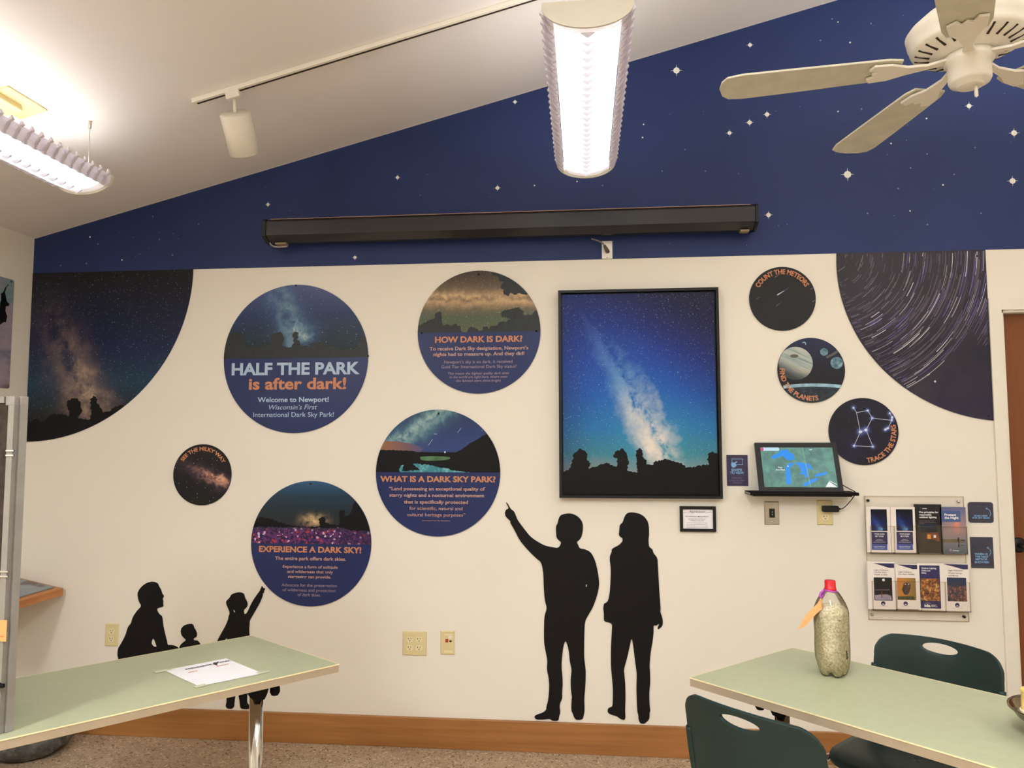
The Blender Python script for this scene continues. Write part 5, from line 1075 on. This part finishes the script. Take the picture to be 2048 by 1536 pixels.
# ------------------------------------------------------------------ tables
TZ, TH = .737, .026
def table(label, corners, legs, lev):
    c_ = sum((Vector(q_) for q_ in corners), Vector((0, 0)))/4
    r_ = thing('folding_table', label, 'table', (c_.x, c_.y, 0), 0, 'sage green folding tables')
    P_ = [(q_[0], q_[1], TZ) for q_ in corners]
    MB().prism(P_, (0, 0, -.0015)).build('tabletop_laminate', 'table', r_)
    MB().prism([(q_[0], q_[1], TZ-.0015) for q_ in corners], (0, 0, -TH+.0015)).build('tabletop_core', 'edge', r_)
    n_ = 4; mb = MB()
    for i in range(4):
        a_, b_ = Vector(corners[i]), Vector(corners[(i+1) % 4]); mid = (a_+b_)/2; d_ = (b_-a_); no = Vector((d_.y, -d_.x)).normalized()
        if (mid+no*.01-c_).length < (mid-c_).length: no = -no
        mb.obox((mid.x+no.x*.0006, mid.y+no.y*.0006, TZ-.0012), (d_.x, d_.y, 0), (no.x, no.y, 0), (0, 0, 1), d_.length, .0016, .0034)
    mb.build('edge_strip', flat('edge_strip_cream', (244, 226, 178), .4), r_)
    for lx, ly, kx, ky in legs:
        lg = MB().tube([(lx, ly, .03), (lx, ly, BZ+.012)], .0225, 28).build('leg', 'chrome', r_)
        u_ = Vector((kx-lx, ky-ly, 0)).normalized(); v_ = Vector((-u_.y, u_.x, 0)); sp_ = Vector((B.x-A.x, B.y-A.y, 0)).normalized() if lx < 0 else Vector((B2.x-A2.x, B2.y-A2.y, 0)).normalized()
        MB().prism([Vector((lx, ly, 0))+u_*a_+Vector((0, 0, b_))-v_*.03 for a_, b_ in ((-.06, TZ-TH-.0005), (.048, TZ-TH-.0005), (.028, BZ+.012), (.020, BZ-.004), (-.006, BZ-.006), (-.026, BZ+.010))], v_*.06).build('tilt_bracket', 'blackm', lg, bevel=.003)
        kc = Vector((kx, ky, BZ+.012)); MB().lathe([(0, -.019), (.011, -.016), (.0165, -.006), (.0165, .006), (.011, .022), (.006, .03), (.006, TZ-TH-kc.z-.0005)], kc, 20).build('lock_knob', 'blackm', lg)
        a_, b_ = Vector((lx, ly, 0))-sp_*.26, Vector((lx, ly, 0))+sp_*.26
        MB().obox((lx, ly, .03), sp_, (sp_.y, -sp_.x, 0), (0, 0, 1), .5, .05, .022).build('foot_bar', 'black', lg, bevel=.006)
        for q_ in (a_, b_): MB().tube([(q_.x*.96+lx*.04, q_.y*.96+ly*.04, 0), (q_.x*.96+lx*.04, q_.y*.96+ly*.04, .022)], .02, 14).build('glide', 'blackm', lg)
    return r_
BZ = .628        # lower face of the tilt bracket under each top
def legs_for(pl, pk, dvec, run):
    l_ = UZ(*pl, BZ); k_ = UZ(*pk, BZ+.012); o_ = [(l_.x, l_.y, k_.x, k_.y)]; e_ = Vector((l_.x, l_.y))+dvec*run; f_ = Vector((k_.x-l_.x, k_.y-l_.y)); o_.append((e_.x, e_.y, e_.x+f_.x, e_.y+f_.y)); return o_
Ld = Vector((-.6865, -.727)); A = Vector((-.815, -1.162)); B = Vector((-1.264, -.852)); LN = 1.5
LEG_L = legs_for((513, 1394), (550, 1380), Ld, .95)
LC = [tuple(A), tuple(B), tuple(B+Ld*LN), tuple(A+Ld*LN)]
table('left sage green table with a sheet of paper taped to it', LC, LEG_L, None)
Rd = Vector((.724, -.690)); A2 = Vector((.325, -1.194)); B2 = Vector((.736, -.828))
LEG_R = legs_for((1564, 1426), (1520, 1408), Rd, .95)
RC = [tuple(A2), tuple(B2), tuple(B2+Rd*LN), tuple(A2+Rd*LN)]
table('right sage green table with a rice-filled bottle on it', RC, LEG_R, None)
# sheet of paper
pz = TZ+.0006
pts = [UZ(a_, b_, pz) for a_, b_ in ((452, 1317), (328, 1341), (398, 1373), (526, 1347))]
pr = thing('paper_sheet', 'white sheet of paper taped to the left table', 'paper', ((pts[0]+pts[2])/2))
def bil(u_, v_, z_=0): return pts[1].lerp(pts[0], u_).lerp(pts[2].lerp(pts[3], u_), v_)+Vector((0, 0, z_))
mb = MB(); mb.add([bil(i/8, j/8, .0006+.0012*math.sin(i*1.3)*math.sin(j*.9)*(0 < i < 8 and 0 < j < 8)) for j in range(9) for i in range(9)], [(j*9+i, j*9+i+1, j*9+i+10, j*9+i+9) for j in range(8) for i in range(8)], 0, True); mb.build('sheet', 'paper', pr, fix=False)
mb = MB()
def dash(u0, u1, v0, hgt_, mi, gaps):
    u_ = u0
    while u_ < u1:
        w_ = rnd.uniform(*gaps); e_ = min(u_+w_, u1); mb.add([bil(u_, v0, .0026), bil(e_, v0, .0026), bil(e_, v0+hgt_, .0026), bil(u_, v0+hgt_, .0026)], [(0, 1, 2, 3)], mi); u_ += w_+.008
dash(.24, .66, .155, .032, 0, (.02, .05)); dash(.80, .96, .145, .03, 0, (.02, .05)); mb.add([bil(*q_, .0026) for q_ in ((.68, .17), (.72, .12), (.78, .13), (.80, .10), (.81, .12), (.76, .18), (.72, .22), (.70, .27), (.69, .27))], [tuple(range(9))], 0)
mb.build('print_marks', 'ink', pr, fix=False)
mb = MB(); dash(.20, .34, .33, .022, 0, (.02, .05)); dash(.66, .86, .30, .022, 0, (.02, .05)); mb.build('red_marks', 'inkr', pr, fix=False)
for (u_, v_) in ((-.03, .02), (1.02, .96), (.02, 1.0)):
    c_ = bil(u_, v_, .0016); MB().obox(c_, pts[0]-pts[1], pts[2]-pts[1], (0, 0, 1), .05 if u_ < 0 else .035, .018, .0012).build('tape', 'tape', pr)

# ------------------------------------------------------------------ bottle with a paper tag
bc = Vector((.778, -1.128, TZ)); bt = thing('bottle', 'clear plastic soda bottle filled with rice, red cap, on the right table', 'bottle', bc)
R0 = .0525
def lobes(r_, h_, q_):
    k_ = max(0.0, 1-h_/.055); c5 = math.cos(5*q_+.9)
    return r_*(1-.10*k_*(.5-.5*c5)), h_+.020*k_*(.5-.5*c5)**2*(r_/R0)
bprof = [(.012, .012), (.030, .001), (.040, .006), (.047, .022), (.0515, .05), (R0, .075), (R0, .10), (R0*.985, .13), (R0, .16), (R0, .197), (.0495, .211), (.042, .229), (.033, .246), (.024, .259), (.0155, .266), (.0145, .274)]
MB().lathe(bprof, bc, 60, fn=lobes).build('bottle_body', 'pet', bt, fix=False)
t = NT('rice_fill', .6, .3); x, y, z = t.co(); dd, cc = t.voro(230); sx = t.n.new('ShaderNodeSeparateColor'); t.l.new(cc, sx.inputs[0])
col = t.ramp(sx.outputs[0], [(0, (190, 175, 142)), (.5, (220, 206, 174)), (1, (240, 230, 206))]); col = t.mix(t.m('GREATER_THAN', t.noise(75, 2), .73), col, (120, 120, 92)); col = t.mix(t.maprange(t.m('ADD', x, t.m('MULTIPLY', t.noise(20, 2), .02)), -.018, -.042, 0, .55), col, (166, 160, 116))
M['rice'] = t.color(col).bump(dd, .12, .002).mat
fprof = [(.010, .0125), (.029, .003), (.039, .008), (.0455, .023), (.050, .05), (.0510, .075), (.0512, .13), (.0512, .19), (.049, .205), (.040, .2145), (.02, .2195), (0, .2205)]
tag(MB().lathe(fprof, bc, 60, fn=lobes).build('rice_filling', 'rice', bt, org=bc, fix=False), kind='stuff')
mb = MB()
for i in range(7): mb.tube([bc+Vector((.030+.001*math.sin(i), -.0424, .062+i*.0035)), bc+Vector((.031+.0014*math.sin(i*2), -.0424, .066+i*.0035))], .0016, 6)
mb.build('dark_speck', 'ink', bt)
MB().lathe([(.0175, .264), (.0175, .2705), (.0162, .272), (.0160, .291), (.0150, .2945), (0, .2945)], bc, 36, fn=lambda r_, h_, q_: (r_*(1+.03*math.cos(18*q_)), h_)).build('cap', 'red', bt, fix=False)
tg = thing('paper_tag', 'orange paper tag hanging from the bottle neck', 'tag', bc+Vector((-.02, 0, .262)))
ty = -1.128
o_ = [tuple(UY(a_, b_, ty-.012)) for a_, b_ in ((1643, 1193), (1634, 1207), (1612, 1227), (1603, 1240), (1594, 1258), (1610, 1248), (1628, 1226), (1640, 1215))]
MB().prism([(x_, y_-.003*i, z_) for i, (x_, y_, z_) in enumerate(o_)][:8], (.0004, .0009, 0)).build('tag_card', 'orange', tg)
mb = MB(); rp = [bc+Vector((.0185*math.cos(q_), .0185*math.sin(q_), .2625-.002*math.cos(q_))) for q_ in [2*PI*i/24 for i in range(25)]]; mb.tube(rp, .0028, 8)
a_ = bc+Vector((-.019, 0, .262)); mb.tube(spline([a_, UY(1646, 1183, ty-.006), UY(1641, 1187, ty-.01), UY(1641, 1195, ty-.012), UY(1646, 1191, ty-.008), a_]), .0034, 8)
mb.build('ribbon_loop', 'purple', tg)

# ------------------------------------------------------------------ metal bowl at the right edge
_bt = UZ(2013, 1404, TZ+.071); bw = Vector((_bt.x+.123*.87, _bt.y-.123*.5, TZ)); bo = thing('metal_bowl', 'shiny dark metal bowl at the right edge of the right table', 'bowl', bw)
M['bowlm'] = flat('bowl_metal', (150, 134, 108), .16, .5, metal=1.0, var=.05)
MB().lathe([(0, .0), (.05, .0), (.052, .006), (.045, .014), (.07, .026), (.105, .05), (.118, .068), (.123, .070), (.123, .074), (.116, .073), (.10, .056), (.065, .031), (.03, .024), (0, .023)], bw, 56).build('bowl_shell', 'bowlm', bo, fix=False)
yc = thing('yellow_container', 'small yellow round container with pale rim standing in the metal bowl', 'container', bw+Vector((-.055, .050, .048)))
pc_ = bw+Vector((-.055, .050, .048))
MB().lathe([(0, 0), (.021, 0), (.0235, .002), (.0235, .008), (.021, .010), (.020, .052), (.0215, .054), (.0215, .060), (.019, .062), (0, .062)], pc_, 36).build('container_body', flat('yellow_plastic', (232, 202, 120), .4), yc)
MB().lathe([(.0238, .0015), (.0248, .003), (.0248, .008), (.0238, .0095)], pc_, 36).build('container_rim', flat('pale_rim', (246, 238, 206), .4), yc)

# ------------------------------------------------------------------ display board standing on the left table
bp_ = UZ(3, 1468, TZ); bh = .858
tb = thing('display_board', 'grey-framed folding display board standing on the left table at the left edge', 'display board', (bp_.x, bp_.y, TZ), 0)
pw = .62; fwid = .0165
def panel(o0, dirv, width, tag_):
    dirv = Vector(dirv).normalized(); nrm = Vector((dirv.y, -dirv.x, 0)); up = Vector((0, 0, 1))
    base = Vector((o0[0], o0[1], TZ+.001))
    P0 = lambda a_, b_: base+dirv*a_+up*b_
    f_ = MB()
    f_.obox(P0(fwid/2, bh/2), dirv, up, nrm, fwid, bh-.03, .018); f_.obox(P0(width-fwid/2, bh/2), dirv, up, nrm, fwid, bh-.03, .018)
    f_.obox(P0(width/2, fwid/2), dirv, up, nrm, width-.06, fwid, .018); f_.obox(P0(width/2, bh-fwid/2), dirv, up, nrm, width-.06, fwid, .018)
    f_.build('frame', 'alu', tb)
    MB().obox(P0(width/2, bh/2), dirv, up, nrm, width-2*fwid+.004, bh-2*fwid+.004, .008).build('fabric_panel', M['fab'], tb)
    for a_ in (.0125, width-.0125):
        for b_ in (.011, bh-.011): MB().obox(P0(a_, b_), dirv, up, nrm, .0252, .024, .0195).build('corner_cap', 'greyplastic', tb, bevel=.002)
t = NT('board_fabric', .95, .1); M['fab'] = t.color(t.ramp(t.noise(60, 3), [(.3, (58, 50, 44)), (.7, (76, 66, 58))])).mat
panel((bp_.x, bp_.y), (-1, .02, 0), pw, 0)
panel((bp_.x+.011, bp_.y+.013), (-.92, .39, 0), .42, 1)
for py_ in (906, 1148):
    p = UY(33-(py_-906)*.049, py_, bp_.y-.01)
    for dz_ in (-.006, .006): MB().obox((bp_.x-.004, bp_.y-.0105, p.z+dz_), (1, 0, 0), (0, 0, 1), (0, 1, 0), .022, .0038, .005).build('hinge', 'chrome', tb)
p = UY(9, 1374, bp_.y-.02); MB().lathe([(0, .014), (.008, .013), (.0085, 0)], (bp_.x-.006, bp_.y-.010, p.z), 18, axis='y').obox((bp_.x+.003, bp_.y-.015, p.z+.001), (1, 0, 0), (0, 0, 1), (0, 1, 0), .02, .009, .008).build('latch', 'blackm', tb)
MB().lathe([(0, .0158), (.003, .015), (.0035, .012)], (bp_.x-.008, bp_.y-.010, p.z), 12, axis='y').build('latch_pin', 'chrome', tb)
n0 = UY(14, 1240, bp_.y-.011); n1 = UY(14, 1283, bp_.y-.011)
st = thing('sticky_note', 'orange sticky note on the display board frame at the left edge', 'sticky note', (n0.x-.03, bp_.y-.011, n1.z))
MB().box((n0.x-.075, bp_.y-.0125, n1.z), (n0.x+.001, bp_.y-.0118, n0.z)).build('note_sheet', 'orange', st)
MB().box((n0.x-.06, bp_.y-.0131, n1.z+.0115), (n0.x-.006, bp_.y-.0127, n1.z+.0135)).build('note_line', flat('note_line', (206, 112, 62), .7), st)

# ------------------------------------------------------------------ chairs
def shell_grid(nb, na, hole, outer, fn):
    V = []
    for j in range(nb+1):
        s_ = j/nb
        for i in range(na):
            q_ = 2*PI*i/na; h_ = hole(q_); o_ = outer(q_); V.append((h_[0]+(o_[0]-h_[0])*s_, h_[1]+(o_[1]-h_[1])*s_))
    Fc = [(j*na+i, j*na+(i+1) % na, (j+1)*na+(i+1) % na, (j+1)*na+i) for j in range(nb) for i in range(na)]
    return [fn(*v_) for v_ in V], Fc
def make_chair():
    r_ = thing('chair', 'x', 'chair', (0, 0, 0))
    hw, zt, zb = .205, .778, .50
    hcx, hcz = 0, .742
    def hole(q_): return (hcx+.058*math.cos(q_), hcz+.0165*math.sin(q_)+.0*abs(math.cos(q_)))
    def outer(q_):
        dx, dz = math.cos(q_), math.sin(q_)*.62; best = 1e9
        # rounded rectangle boundary: crowned top, corner radius
        for k_ in range(1, 400):
            rr_ = k_*.0012; x_, z_ = hcx+dx*rr_, hcz+dz*rr_
            top_ = zt-.004-.010*(x_/hw)**2; cr_ = .060
            ax_ = max(0, abs(x_)-(hw-cr_)); az_ = max(0, z_-(top_-cr_)) if z_ > .65 else max(0, (zb+.04)-z_)
            lim = cr_ if z_ > .65 else .04
            if math.hypot(ax_, az_) > lim or abs(x_) > hw or z_ > top_ or z_ < zb: return (x_, z_)
        return (x_, z_)
    def bend(x_, z_):
        y_ = -.205-.16*(z_-.46)+.048*(x_/hw)**2-.05*max(0, z_-.70)
        return (x_, y_, z_)
    na, nb = 96, 14; V, Fc = shell_grid(nb, na, hole, outer, bend)
    mb = MB().add(V, Fc, 0, True); o_ = mb.build('backrest', 'green', r_, fix=True)
    md = o_.modifiers.new('th', 'SOLIDIFY'); md.thickness = .011; md.offset = 0; md = o_.modifiers.new('bv', 'BEVEL'); md.width = .003; md.segments = 2; md.limit_method = 'ANGLE'
    # seat dish
    def so(q_):
        c_, s_ = math.cos(q_), math.sin(q_); k_ = (abs(c_)**7+abs(s_)**7)**(-1/7); return (.205*c_*k_, .02+.205*s_*k_)
    def sb(x_, y_): return (x_, y_, .452-.018*math.exp(-((x_/.15)**2+((y_+.03)/.14)**2))-.022*max(0, (y_-.14)/.085)**2+.006*max(0, (-y_-.1)/.1))
    V, Fc = shell_grid(10, 64, lambda q_: (0, 0.0), so, sb)
    o_ = MB().add(V, Fc, 0, True).build('seat', 'green', r_); md = o_.modifiers.new('th', 'SOLIDIFY'); md.thickness = .012; md.offset = -1
    for sx_ in (-1, 1):
        pts_ = [(.165, -.10, .444), (.178, -.155, .450), (.190, -.166, .475), (.197, -.169, .53), (.2005, -.180, .60), (.2005, -.189, .66)]
        MB().tube(spline([(sx_*a_, b_, c_) for a_, b_, c_ in pts_]), [.036-.023*min(1, i/14) for i in range(6*5+1)], 12).build('back_support', 'green', r_)
        MB().tube(spline([(sx_*.19, .16, .43), (sx_*.215, .2, .40), (sx_*.235, .215, .2), (sx_*.245, .225, .012)]), .0125, 14).build('leg', 'chrome', r_)
        MB().tube(spline([(sx_*.19, -.14, .43), (sx_*.22, -.19, .40), (sx_*.235, -.225, .2), (sx_*.245, -.25, .012)]), .0125, 14).build('leg', 'chrome', r_)
        MB().tube([(sx_*.19, -.14, .43), (sx_*.19, .16, .43)], .0125, 12).build('seat_rail', 'chrome', r_)
    return r_
ch = make_chair()
def place(o_, top_mid, ang, label):   # top_mid: world xy of the backrest crown centre
    o_.rotation_euler.z = ang; off = Matrix.Rotation(ang, 3, 'Z') @ Vector((0, -.263, 0)); o_.location = (top_mid[0]-off.x, top_mid[1]-off.y, 0)
    tag(o_, label, 'chair', 'dark green plastic chairs')
# front chair: faces the table (back towards the viewer)
aF = math.atan2(-.690, .724)
ch2 = copy_tree(ch)
dF = UZ(1480, 1445, .742)-UZ(1518, 1467, .742); dB = UZ(1880, 1297, .742)-UZ(1871, 1312, .742)
place(ch, (.425+dF.x, -1.64+dF.y), aF, 'dark green chair in front of the right table, back to the viewer')
place(ch2, (1.195+dB.x, -.90+dB.y), aF+PI, 'dark green chair behind the right table, facing the viewer')
